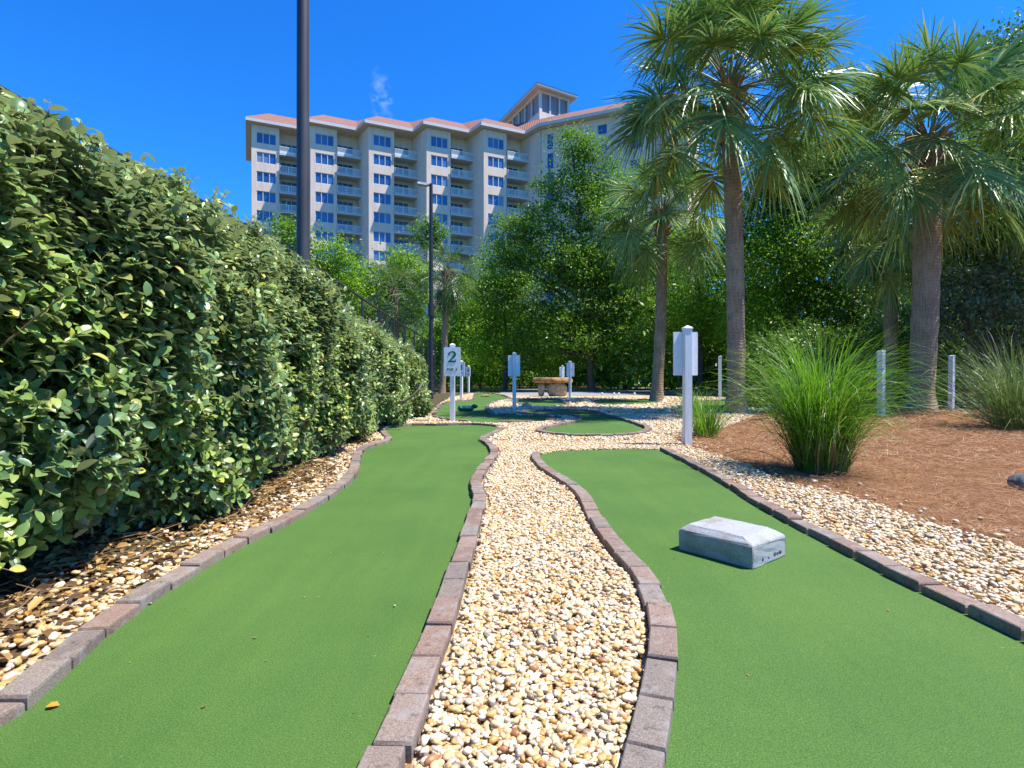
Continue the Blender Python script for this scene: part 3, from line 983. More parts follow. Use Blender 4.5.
P = np.vstack([rand_in(poly1, 9, None, (1.2, 8)), rand_in(poly2, 7, None, (1.2, 7.5))])
n = len(P)
a = rng.uniform(0, 6.283, n)
d = np.c_[np.cos(a), np.sin(a), rng.normal(0, .05, n)]
L = rng.uniform(.005, .016, n)
V, F = inst(LEAF8_V, LEAF8_F, np.c_[P, np.full(n, ZG + .004)], frames(d, np.tile([0, 0, 1.0], (n, 1))), np.c_[L * rng.uniform(.3, .7, n), L, L])
o = link('turf_debris', fast_mesh('turf_debris', V, F), M['litter'])
tag(o, 'tiny flecks of dry leaf scattered on the two near greens', None, None, 'stuff')

# ------------------------------------------------------------------ hedge
def hedge_profile(y):
    """centre x, half width, height at distance y"""
    cx = np.interp(y, [-1, 1.5, 3, 6, 9, 13.4], [-2.75, -2.70, -2.72, -2.78, -2.72, -2.62])
    hw = np.interp(y, [-1, 1.5, 3, 6, 9, 12, 13.4], [1.05, 1.06, 1.02, 0.95, 0.80, 0.75, 0.50])
    ht = np.interp(y, [-1, 1.5, 3, 4.5, 6, 8, 10.5, 12, 13.4], [1.86, 1.86, 1.97, 2.03, 1.87, 1.63, 1.49, 1.34, 1.02])
    return cx, hw, ht


def hedge_shoots(n, y0, y1, Lleaf, per, T, seed):
    r = np.random.default_rng(seed)
    y = r.uniform(y0, y1, n)
    cx, hw, ht = hedge_profile(y)
    th = r.uniform(-0.98, 3.3, n)                 # angle round the section: 0 = front, pi/2 = top, pi = back
    st = np.sin(th); ctm = np.cos(th)
    ex = 0.72
    sx_ = np.sign(ctm) * np.abs(ctm) ** ex
    sz_ = np.sign(st) * np.abs(st) ** ex
    z0 = ht * .50
    bul = 1 + .10 * np.sin(y * 2.3 + th * 2.0) + .09 * np.sin(y * 5.1 - th * 3.1 + 1.0) + .05 * np.sin(y * 9.3 + th * 5.0)
    depth = 1 - r.exponential(.14, n)
    depth = np.clip(depth, .3, 1.0)
    sprig = (r.uniform(size=n) < .08) & (th > .5)
    depth = np.where(sprig, r.uniform(1.0, 1.15, n), depth)
    k = bul * depth
    X = cx + hw * sx_ * k
    Z = z0 + (ht - z0) * sz_ * np.where(sz_ > 0, .94 + .06 * bul, 1.15) * np.clip(depth + .05, 0, 1.1)
    # below the bulge the foliage draws back towards the stems and thins out
    low = Z < .50
    pat = .5 + .5 * np.sin(y * 2.9 + 1.2)
    X = np.where(low & (ctm > 0), X + (.50 - Z) * (.25 - .55 * pat), X)
    keep = (Z > .08 + .12 * pat) & (~low | (r.uniform(size=n) < .95 - .55 * pat + Z * .6))
    nrm = np.stack([sx_ / hw, r.normal(0, .25, n), sz_ / (ht - z0)], 1)
    nrm /= np.linalg.norm(nrm, axis=1, keepdims=True)
    d = nrm * .8 + np.array([0, 0, .62]) + r.normal(0, .42, (n, 3))
    d /= np.linalg.norm(d, axis=1, keepdims=True)
    B = np.stack([X, y, Z], 1)[keep]; d = d[keep]; nn = len(B)
    SL = r.uniform(.10, .26, nn)
    B = B - d * SL[:, None] * .6
    # leaves along the shoot
    t = (np.arange(per) + .6) / per
    pos = B[:, None, :] + d[:, None, :] * (SL[:, None] * t[None, :])[:, :, None]
    pos = pos.reshape(-1, 3)
    dd = np.repeat(d, per, 0)
    ph = np.tile(np.arange(per) * 2.4, nn) + np.repeat(r.uniform(0, 6.28, nn), per)
    side = np.cross(dd, np.array([0.3, 0.2, 1.0])); side /= np.linalg.norm(side, axis=1, keepdims=True) + 1e-9
    oth = np.cross(dd, side)
    rad = side * np.cos(ph)[:, None] + oth * np.sin(ph)[:, None]
    ld = rad * .95 + dd * .55 + r.normal(0, .18, (len(dd), 3)) + np.array([0, 0, -.08])
    up = dd * .6 - rad * .25 + np.array([0, 0, .75]) + r.normal(0, .25, (len(dd), 3))
    R = frames(ld, up)
    L = Lleaf * r.uniform(.6, 1.15, len(dd)) * np.tile(np.interp(t, [0, 1], [1.05, .72]), nn)
    TV, TF = T
    wr = .60 if len(TV) >= 8 else .52
    V, F = inst(TV, TF, pos, R, np.c_[L * wr * r.uniform(.85, 1.15, len(L)), L, L * r.uniform(.6, 1.6, len(L))])
    return V, F, B, d, SL


hroot = empty('hedge', (-2.7, 6, 0))
tag(hroot, 'long dense broadleaf hedge with olive and silvery leaves along the left green', 'hedge')
T8, T4 = (LEAF8_V, LEAF8_F), (LEAF4_V, LEAF4_F)
Vs, Fs, b = [], [], 0
twigV, twigF, tb = [], [], 0
for (n, y0, y1, Ls, per, seed) in ((18500, -.2, 3.3, .084, 8, 1), (16500, 3.3, 6.5, .084, 8, 2)):
    V, F, B, d, SL = hedge_shoots(n, y0, y1, Ls, per, (LEAF17_V, LEAF17_F) if y0 < 3 else T8, seed)
    Vs.append(V); Fs.append(F + b); b += len(V)
    tv, tf = inst(TW_V, TW_F, B, frames(d, np.tile([.3, .2, 1.0], (len(B), 1))), np.c_[np.full(len(B), .0019), SL * 1.02, np.full(len(B), .0019)])
    twigV.append(tv); twigF.append(tf + tb); tb += len(tv)
V, F, B, d, SL = hedge_shoots(17500, 6.5, 13.5, .094, 8, T8, 3)
Vs.append(V); Fs.append(F + b)
off_ = np.array([-2.7, 6, 0])
o = link('foliage', fast_mesh('foliage', np.vstack(Vs) - off_, np.vstack(Fs), True), M['hedge_leaf'], hroot)
o = link('twigs', fast_mesh('twigs', np.vstack(twigV) - off_, np.vstack(twigF)), M['hedge_twig'], hroot)
o['kind'] = 'stuff'
# stems and boughs, bare low down
mb = MB()
for k in range(34):
    y = .2 + k * .39 + random.uniform(-.12, .12)
    cx, hw, ht = (float(q) for q in hedge_profile(y))
    bx = cx + random.uniform(-.25, .35)
    for s in range(random.randint(3, 5)):
        tx = bx + random.uniform(-.35, .95) * hw
        ty = y + random.uniform(-.55, .55)
        tz = random.uniform(.55, .95) * ht
        pts = []
        for t in np.linspace(0, 1, 7):
            pts.append((bx + (tx - bx) * t ** 1.3 + random.uniform(-.03, .03), y + (ty - y) * t + random.uniform(-.03, .03), -.02 + tz * t + random.uniform(-.02, .02)))
        r0 = random.uniform(.010, .022)
        mb.tube(pts, [r0 * (1 - .75 * t) for t in np.linspace(0, 1, 7)], 6)
        if random.random() < .6:       # low bare side twig reaching out to the light
            q = pts[1]
            e = (q[0] + random.uniform(.15, .55), q[1] + random.uniform(-.3, .3), q[2] + random.uniform(-.05, .28))
            m_ = ((q[0] + e[0]) / 2, (q[1] + e[1]) / 2 + .04, (q[2] + e[2]) / 2 + .05)
            mb.tube([q, m_, e], [r0 * .5, r0 * .35, r0 * .15], 5)
mb.v = [tuple(np.array(p) - off_) for p in mb.v]
mb.build('stems', M['hedge_twig'], hroot)
# pale bare bough sticking out near the far end
mb = MB()
bp = [at(380, 406, 9.2), at(394, 403.5, 9.1), at(405, 401, 9.0), at(413, 396, 8.95), at(419, 389, 8.9), at(423, 382, 9.0)]
mb.tube([p - off_ for p in bp], [.022, .026, .024, .02, .015, .008], 7)
mb.tube([np.array([-2.4, 9.6, .05]) - off_, (np.array([-2.3, 9.4, .3]) - off_), bp[0] - off_], [.03, .027, .022], 7)
mb.build('bare_bough', M['dead_branch'], hroot)

# fresh green sprouts at the hedge foot: small seedlings
def seedling(px, py, n, h, lb, seed):
    r = np.random.default_rng(seed)
    q = G(px, py)
    root = empty('seedling', q)
    tag(root, lb, 'seedling', 'fresh green sprouts at the hedge foot')
    mb = MB()
    pos, dr = [], []
    for k in range(4):
        e = np.array([r.normal(0, .10), r.normal(0, .10), h * r.uniform(.7, 1.1)])
        pts = [np.zeros(3), e * np.array([.3, .3, .5]), e]
        mb.tube(pts, [.004, .003, .002], 5)
        for t in np.linspace(.45, 1, n):
            pos.append(e * t); dr.append([r.normal(), r.normal(), r.uniform(-.1, .6)])
    mb.build('stem', M['hedge_twig'], root)
    pos, dr = np.array(pos), np.array(dr)
    L = r.uniform(.05, .085, len(pos))
    V, F = inst(LEAF8_V, LEAF8_F, pos, frames(dr, np.tile([0, 0, 1.], (len(pos), 1)) + r.normal(0, .2, (len(pos), 3))), np.c_[L * .6, L, L])
    link('leaves', fast_mesh('leaves', V, F, True), M['fresh_leaf'], root)
seedling(243, 503, 5, .38, 'fresh green sprout standing out at the hedge foot near the middle of the kerb', 5)
seedling(285, 480, 3, .16, 'tiny low sprout in the litter just behind the bigger fresh sprout', 6)

# ------------------------------------------------------------------ fence behind the hedge
fr_ = empty('chain_link_fence', (-3.8, 14, 0))
tag(fr_, 'tall dark chain link fence behind the hedge', 'fence')
FX = -3.8
def ftop(y): return float(np.interp(y, [0, 4, 10, 16, 25, 30], [3.0, 3.0, 3.02, 2.78, 2.52, 2.45]))
ys = np.arange(-1, 29, .5)
mb = MB()
mb.tube([(FX + 3.8, y - 14, ftop(y)) for y in ys], .028, 8)
mb.build('top_rail', M['fence_metal'], fr_)
mb = MB()
for y in np.arange(-1, 28.6, .075):
    for s in (1, -1):
        z0, z1 = 0.05, ftop(y)
        hh = z1 - z0
        a, b_ = (y - 14, z0), (y - 14 + s * hh, z1)
        if b_[0] + 14 > 28.6 or b_[0] + 14 < -1:
            lim = (28.6 if s > 0 else -1) - 14
            t = (lim - a[0]) / (b_[0] - a[0]); b_ = (lim, z0 + (z1 - z0) * t)
        b_ = (b_[0], min(b_[1], ftop(b_[0] + 14)))
        w = .0028
        mb.add([(w, a[0] - w, a[1]), (w, a[0] + w, a[1]), (w, b_[0] + w, b_[1]), (w, b_[0] - w, b_[1])], [(0, 1, 2, 3)])
mb.build('wire_mesh', M['fence_metal'], fr_)
for y in np.arange(-1, 29, 1.9):
    mb = MB()
    mb.tube([(0, 0, 0), (0, 0, ftop(y) - .03)], .032, 8)
    mb.build('post', M['fence_metal'], fr_, (0, y - 14, 0))

# ------------------------------------------------------------------ poles
def tall_pole(px, Y, r0, r1, h, lb):
    X = (px - CX) / FPX * Y
    root = empty('light_pole', (X, Y, 0)); tag(root, lb, 'light pole')
    mb = MB(); mb.tube([(0, 0, z) for z in np.linspace(0, h, 12)], list(np.linspace(r0, r1, 12)), 20); mb.build('pole', M['pole_paint'], root)
    mb = MB(); mb.tube([(0, 0, 0), (0, 0, .03)], r0 * 2.1, 16); mb.build('base_plate', M['pole_paint'], root)
    mb = MB(); mb.tube([(0, 0, h - .1), (-.35, 0, h + .05), (-.9, 0, h + .1)], .04, 10); mb.build('arm', M['pole_paint'], root)
    mb = MB(); mb.box(-1.5, -.85, -.16, .16, h + .05, h + .2); mb.box(-1.45, -.95, -.13, .13, h + .03, h + .049, 1)
    mb.build('lamp_head', [M['pole_paint'], M['lens']], root)
tall_pole(303, 8.7, .102, .088, 9.5, 'tall thick dark grey pole rising behind the hedge out of the picture')
root = empty('street_lamp', ((431 - CX) / FPX * 22, 22, 0)); tag(root, 'slim black lamp post with small arm lamp in front of the apartment block', 'street lamp')
mb = MB(); mb.tube([(0, 0, z) for z in np.linspace(0, 8.45, 8)], list(np.linspace(.10, .07, 8)), 12); mb.build('pole', M['black_metal'], root)
mb = MB(); mb.tube([(0, 0, 3.25), (0, 0, 3.75)], .14, 12); mb.build('collar', M['black_metal'], root)
mb = MB(); mb.tube([(-.13, -.07, 3.3), (-.13, -.07, 3.62)], .05, 8); mb.build('conduit_box', M['galv'], root)
mb = MB(); mb.tube([(0, 0, 8.35), (-.16, 0, 8.42)], .035, 8); mb.build('arm', M['black_metal'], root)
mb = MB()
mb.add([(-.14, -.13, 8.36), (-.52, -.16, 8.42), (-.52, .16, 8.42), (-.14, .13, 8.36), (-.14, -.1, 8.47), (-.48, -.12, 8.50), (-.48, .12, 8.50), (-.14, .1, 8.47)],
       [(0, 3, 2, 1), (4, 5, 6, 7), (0, 1, 5, 4), (1, 2, 6, 5), (2, 3, 7, 6), (3, 0, 4, 7)])
mb.build('lamp_head', M['galv'], root)

# ------------------------------------------------------------------ hole signs
def digit_mesh(ch, hgt):
    cu = bpy.data.curves.new('t', 'FONT')
    cu.body = ch; cu.size = hgt * 1.38; cu.align_x = 'CENTER'; cu.extrude = .002; cu.offset = .004 * hgt / .2
    o = bpy.data.objects.new('t', cu)
    COL.objects.link(o)
    bpy.context.view_layer.update()
    dg = bpy.context.evaluated_depsgraph_get()
    me = bpy.data.meshes.new_from_object(o.evaluated_get(dg))
    bpy.data.objects.remove(o)
    me.materials.clear()
    return me


def stroke2(hgt):
    """a bold serif figure two as a ribbon with changing width"""
    pts = [(-.30, .66, .17), (-.31, .80, .13), (-.18, .94, .11), (.02, 1.0, .12), (.21, .92, .19), (.27, .76, .23), (.20, .58, .21), (.03, .40, .15), (-.16, .22, .11), (-.31, .07, .11)]
    V, F = [], []
    mb = MB()
    P = np.array([p[:2] for p in pts]); Wd = [p[2] for p in pts]
    L_, R_ = [], []
    for i in range(len(P)):
        t = P[min(i + 1, len(P) - 1)] - P[max(i - 1, 0)]; t /= np.linalg.norm(t)
        nn = np.array([-t[1], t[0]])
        L_.append(P[i] + nn * Wd[i] / 2); R_.append(P[i] - nn * Wd[i] / 2)
    def slab(poly, e=0.003):
        n = len(poly)
        a = [(p[0] * hgt, -e, p[1] * hgt) for p in poly]; b_ = [(p[0] * hgt, 0.0, p[1] * hgt) for p in poly]
        mb.add(a + b_, [tuple(range(n)), tuple(range(2 * n - 1, n - 1, -1))] + [(i, i + n, (i + 1) % n + n, (i + 1) % n) for i in range(n)])
    for i in range(len(P) - 1):
        slab([L_[i], R_[i], R_[i + 1], L_[i + 1]][::-1])
    slab([(-.36, .0), (.33, .0), (.33, .15), (-.36, .15)], .0034)
    slab([(.33, .0), (.37, .30), (.31, .30), (.22, .15)], .0031)
    return mb.mesh('number')


POST_W = .088
def hole_sign(px, base_y, rz, lb, number=None, par=None, h=1.48, face=True, tilt=0.0, board_w=.31, board_h=.55):
    q = G(px, base_y)
    root = empty('hole_sign', q, rz)
    root.rotation_euler = (0, tilt, rz)
    tag(root, lb, 'hole sign', 'white hole signs of the golf course')
    w = POST_W / 2
    mb = MB()
    mb.box(-w, w, -w, w, -.02, h - .03)
    mb.build('post', M['post_paint'], root)
    mb = MB()
    c_ = w + .008
    mb.add([(-c_, -c_, h - .03), (c_, -c_, h - .03), (c_, c_, h - .03), (-c_, c_, h - .03), (-c_, -c_, h - .012), (c_, -c_, h - .012), (c_, c_, h - .012), (-c_, c_, h - .012), (0, 0, h + .02)],
           [(0, 3, 2, 1), (0, 1, 5, 4), (1, 2, 6, 5), (2, 3, 7, 6), (3, 0, 4, 7), (4, 5, 8), (5, 6, 8), (6, 7, 8), (7, 4, 8)])
    mb.build('post_cap', M['white_paint'], root)
    mb = MB()
    y0 = -w - .022 if face else w + .002
    bz0, bz1 = h - .05 - board_h, h - .06
    bw = board_w / 2
    r = .012
    # board with softened corners
    prof = []
    for (cx_, cz_, a0) in ((bw - r, bz0 + r, -90), (bw - r, bz1 - r, 0), (-bw + r, bz1 - r, 90), (-bw + r, bz0 + r, 180)):
        for k in range(4):
            a = math.radians(a0 + k * 30)
            prof.append((cx_ + r * math.cos(a), cz_ + r * math.sin(a)))
    n = len(prof)
    mb.add([(p[0], y0, p[1]) for p in prof] + [(p[0], y0 + .02, p[1]) for p in prof], [tuple(range(n)), tuple(range(2 * n - 1, n - 1, -1))] + [(i, i + n, (i + 1) % n + n, (i + 1) % n) for i in range(n)])
    board = mb.build('board', M['white_paint'], root)
    for z in (bz0 + .07, bz1 - .07):
        m2 = MB(); m2.tube([(0, y0 - .004, z), (0, y0 + .006, z)], .007, 8) if not face else m2.tube([(bw - .03, y0 - .004, z), (bw - .03, y0 + .004, z)], .005, 8)
        m2.build('bolt', M['galv'], board)
    if number:
        if number == '2': me = stroke2(.20); ob = link('number', me, M['sign_green'], board, (0, y0 - .0005, bz0 + .255))
        else:
            ob = link('number', digit_mesh(number, .20), M['sign_green'], board, (0, y0 - .0025, bz0 + .25)); ob.rotation_euler = (math.pi / 2, 0, 0)
    if par:
        ob = link('lettering', digit_mesh(par, .050), M['sign_green'], board, (0, y0 - .0025, bz0 + .10)); ob.rotation_euler = (math.pi / 2, 0, 0)
    return root


hole_sign(452.5, 422.6, .0, 'white hole sign with a green number 2 on its front', '2', 'PAR  3')
hole_sign(461.5, 399.4, -.25, 'white hole sign right behind the number 2 sign', '3', 'PAR  2')
hole_sign(468.6, 392.6, -.5, 'smallest white hole sign, farthest of the three along the hedge', '4', 'PAR  3')
hole_sign(514.3, 410.6, .12, 'white hole sign seen from behind, left of the stone table', face=False)
hole_sign(570.0, 398.8, -.35, 'white hole sign seen from behind, standing in front of the stone table', face=False)
hole_sign(562.5, 392.6, .3, 'far white hole sign just showing behind the stone table', face=False)
hole_sign(687.3, 446.6, .1, 'large near white hole sign seen from behind, beside the far end of the right green', face=False)


def plain_post(px, Y, h, w, lb, rz=0.3, tilt=0.0):
    root = empty('wood_post', ((px - CX) / FPX * Y, Y, 0)); root.rotation_euler = (0, tilt, rz)
    tag(root, lb, 'post', 'plain pale posts among the grasses')
    mb = MB(); mb.box(-w, w, -w, w, -.05, h); mb.build('shaft', M['post_paint'], root)
    mb = MB()
    mb.add([(-w - .004, -w - .004, h), (w + .004, -w - .004, h), (w + .004, w + .004, h), (-w - .004, w + .004, h), (-w, -w, h + .015), (w, -w, h + .035), (w, w, h + .035), (-w, w, h + .015)],
           [(0, 3, 2, 1), (4, 5, 6, 7), (0, 1, 5, 4), (1, 2, 6, 5), (2, 3, 7, 6), (3, 0, 4, 7)])
    mb.build('post_cap', M['white_paint'], root)
plain_post(720, 22.5, 1.68, .05, 'thin pale post left of the big palm trunk', 0)
plain_post(881, 12.0, 1.40, .058, 'pale square post half hidden by the big grass clump', .5)
plain_post(951, 14.2, 1.38, .052, 'slightly leaning pale post right of the thick palm trunk', .45, .03)

# ------------------------------------------------------------------ concrete block
def block():
    A = np.array(G(678.5, 549.5, ZG)[:2]); B = np.array(G(752.5, 570, ZG)[:2]); C = np.array(G(781, 551, ZG)[:2])
    ex = (B - A); Lx = np.linalg.norm(ex); ex /= Lx
    ey = np.array([-ex[1], ex[0]])
    Ly = float(np.dot(C - B, ey)) - .055
    root = empty('concrete_block', (A[0], A[1], ZG), math.atan2(ex[1], ex[0]))
    tag(root, 'low pale grey concrete obstacle lying on the right green', 'block')
    mb = MB()
    h, hc = .128, .094
    import bmesh
    def rect(z, i, sk=0):
        return [(i, i, z), (Lx - i * 1.0, i, z), (Lx - i * 1.0, Ly - i, z), (i, Ly - i, z)]
    r0 = rect(0, 0); r1 = rect(hc, .0); r2 = rect(hc + .008, .004)
    r3 = [(.035, .035, h), (Lx - .065, .035, h), (Lx - .065, Ly - .035, h), (.035, Ly - .035, h)]
    vs = r0 + r1 + r2 + r3
    fs = [(3, 2, 1, 0)]
    for k in range(3):
        for i in range(4): fs.append((k * 4 + i, k * 4 + (i + 1) % 4, k * 4 + 4 + (i + 1) % 4, k * 4 + 4 + i))
    fs.append((12, 13, 14, 15))
    mb.add(vs, fs)
    me = mb.mesh('body')
    bm = bmesh.new(); bm.from_mesh(me)
    bmesh.ops.bevel(bm, geom=bm.edges[:], offset=.006, segments=2, affect='EDGES', profile=.6)
    bmesh.ops.triangulate(bm, faces=bm.faces)
    bmesh.ops.subdivide_edges(bm, edges=[e for e in bm.edges if e.calc_length() > .05], cuts=3, use_grid_fill=True)
    r = np.random.default_rng(3)
    for v_ in bm.verts:
        if v_.co.z > .004: v_.co += Vector(r.normal(0, .0009, 3))
    bm.to_mesh(me); bm.free()
    o = link('body', me, M['concrete'], root)
    # broken pits along the lower right edge: thin dark lumps on the face paint the shade inside them
    for (t, s) in ((.30, .010), (.47, .007), (.66, .014), (.74, .011), (.82, .012)):
        V = lump(ICO1[0], .2, 2, int(t * 100)) * np.array([.0016, s, s * .8]) + np.array([Lx + .0008, Ly * t, .024 + s * .4])
        mb = MB(); mb.add(V, [tuple(f) for f in ICO1[1]], 0, True)
        mb.build('chip_shade', M['dark_stone'], root)
block()

# ------------------------------------------------------------------ stones, obstacle, little balls
def rock(name, loc, scale, mat, lb=None, cat=None, parent=None, seed=1, amp=.14, freq=1.7, flat=None, group=None):
    V = lump(ICO3[0], amp, freq, seed)
    V = lump(V, amp * .35, 5.0, seed + 9)
    if flat: V[:, 2] = np.clip(V[:, 2], -flat, flat)
    V = V * np.array(scale)
    o = link(name, fast_mesh(name, V, ICO3[1], True), mat, parent, loc)
    if lb: tag(o, lb, cat, group)
    return o


q = at(553, 397.5, 25.0); q[2] = 0
root = empty('stone_table', q); tag(root, 'rustic table of a rough brown stone slab on pale boulders', 'stone table')
rock('slab', (0, 0, .72), (.80, .45, .30), M['brown_stone'], parent=root, seed=3, flat=.42, amp=.10)
rock('support_stone', (.18, .0, .30), (.40, .30, .36), M['pale_stone'], parent=root, seed=5, flat=.85)
rock('support_stone', (-.52, .05, .30), (.16, .22, .36), M['pale_stone'], parent=root, seed=6, flat=.85)

q = G(466.5, 411.3, ZG)
root = empty('obstacle', q, .2); tag(root, 'low dark teal turtle shaped obstacle on the winding green', 'obstacle')
rock('body', (0, 0, .055), (.185, .13, .095), M['teal'], parent=root, seed=11, amp=.10, flat=.9)
rock('head', (.19, .01, .12), (.085, .06, .05), M['teal'], parent=root, seed=12, amp=.12)
rock('tail_end', (-.16, 0, .075), (.07, .08, .06), M['teal'], parent=root, seed=13, amp=.12)

for k, px in enumerate((602, 614, 618.8, 634.5)):
    lb = ['first white ball from the left on the far path', 'white ball left of its close twin on the far path', 'white ball right of its close twin on the far path', 'last white ball on the far path, nearest the palm trunk'][k]
    q = G(px, 395.0)
    o = link('white_ball', fast_mesh('white_ball', ICO2[0] * .055, ICO2[1], True), M['ball'], None, (q[0], q[1], .062))
    tag(o, lb, 'ball', 'small white balls by the far kerb')
rock('rock', (*G(1026, 490)[:2], .06), (.11, .11, .075), M['dark_stone'], 'rounded dark grey rock on the pine straw at the right picture edge', 'rock', seed=21)
rock('rock', (*G(843, 405)[:2], .08), (.3, .2, .14), M['brown_stone'], 'low brown rock behind the grass clump', 'rock', seed=22)
rock('rock', (*G(527, 408.5)[:2], .06), (.14, .12, .10), M['pale_stone'], 'small tan rock at the foot of the sign left of the stone table', 'rock', seed=23)
rock('rock', (*G(485, 397)[:2], .04), (.22, .14, .07), M['brown_stone'], 'flat brown rock on the narrow neck of the winding green', 'rock', seed=24)

# ------------------------------------------------------------------ ornamental grasses
def blades(n, r_base, L, spread, curl, w, seed, lean=(0, 0), K=8):
    r = np.random.default_rng(seed)
    a = r.uniform(0, 6.283, n)
    rad = r_base * np.sqrt(r.uniform(0, 1, n))
    B = np.c_[rad * np.cos(a), rad * np.sin(a), np.zeros(n)]
    a2 = a + r.normal(0, .5, n)
    ln = L * r.uniform(.45, 1.1, n)
    ph0 = np.abs(r.normal(0, spread, n)) * (.4 + .6 * rad / r_base)
    kc = curl * r.gamma(3.0, .33, n)
    t = np.linspace(0, 1, K)
    ph = ph0[:, None] + kc[:, None] * t[None] ** 2.2
    ph = np.minimum(ph, 2.75)
    dl = ln[:, None] / (K - 1)
    hx = np.cumsum(np.sin(ph) * dl, 1); hz = np.cumsum(np.cos(ph) * dl, 1)
    hx = np.c_[np.zeros(n), hx[:, :-1]]; hz = np.c_[np.zeros(n), hz[:, :-1]]
    C = np.stack([B[:, :1] + np.cos(a2)[:, None] * hx + lean[0] * hz, B[:, 1:2] + np.sin(a2)[:, None] * hx + lean[1] * hz, hz], 2)
    tw = r.uniform(-1.2, 1.2, n)[:, None] + t[None] * r.normal(0, .8, n)[:, None]
    sd = np.stack([-np.sin(a2)[:, None] * np.cos(tw) , np.cos(a2)[:, None] * np.cos(tw), np.sin(tw) * .7], 2)
    ww = w * r.uniform(.7, 1.2, n)[:, None] * np.interp(t, [0, .2, .6, 1], [.6, 1, .8, .06])[None]
    Lp = C - sd * ww[:, :, None] / 2; Rp = C + sd * ww[:, :, None] / 2
    V = np.stack([Lp, Rp], 2).reshape(n, K * 2, 3)
    f = np.array([(2 * i, 2 * i + 1, 2 * i + 3, 2 * i + 2) for i in range(K - 1)])
    F = f[None] + (np.arange(n) * K * 2)[:, None, None]
    V[:, :, 2] = np.maximum(V[:, :, 2], .01)
    return V.reshape(-1, 3), F.reshape(-1, 4)


def grass(loc, n, r_base, L, spread, curl, w, seed, lb, mat='grass_blade', dry=200, lean=(0, 0), group='ornamental grass clumps'):
    root = empty('ornamental_grass', loc); tag(root, lb, 'grass clump', group)
    V, F = blades(n, r_base, L, spread, curl, w, seed, lean)
    link('blades', fast_mesh('blades', V, F, True), M[mat], root)
    V, F = blades(dry, r_base * 1.02, L * .34, spread * 1.3, curl * .8, w, seed + 50, lean)
    link('dry_base', fast_mesh('dry_base', V, F, True), M['dry_blade'], root)


q = G(821, 472)
grass((q[0], q[1], 0), 1500, .21, 1.42, .24, 2.0, .010, 31, 'big bright green arching grass clump on the pine straw beside the right kerb', dry=420, lean=(-.03, 0))
q = G(706, 437)
grass((q[0], q[1], 0), 260, .16, .78, .5, 1.3, .011, 32, 'small green grass clump right behind the near sign back', dry=60)
q = G(694, 419)
grass((q[0] - .05, q[1], 0), 200, .2, .75, .45, 1.2, .013, 33, 'low hazy grass tuft left of the big palm trunk', dry=60)
grass((8.35, 9.2, 0), 800, .4, 1.85, .7, 1.7, .012, 34, 'grey green arching grass clump at the right picture edge', 'grey_grass', dry=150, lean=(-.12, 0))
q = G(941, 407)
grass((q[0], q[1], 0), 420, .3, 1.05, .42, 1.3, .016, 35, 'grass clump round the foot of the leaning post', dry=140)
q = G(905, 402)
grass((q[0], q[1], 0), 300, .3, 1.5, .4, 1.5, .016, 36, 'wispy grass clump just left of the thick palm trunk', 'grey_grass', dry=60)
q = G(752, 409)
grass((q[0], q[1], 0), 260, .3, 1.1, .5, 1.4, .014, 37, 'thin grey grass at the foot of the big palm trunk', 'grey_grass', dry=60)
grass((10.7, 11.5, 0), 500, .4, 1.6, .5, 1.5, .014, 38, 'tall grey green grass clump behind the one at the right edge', 'grey_grass', dry=80)

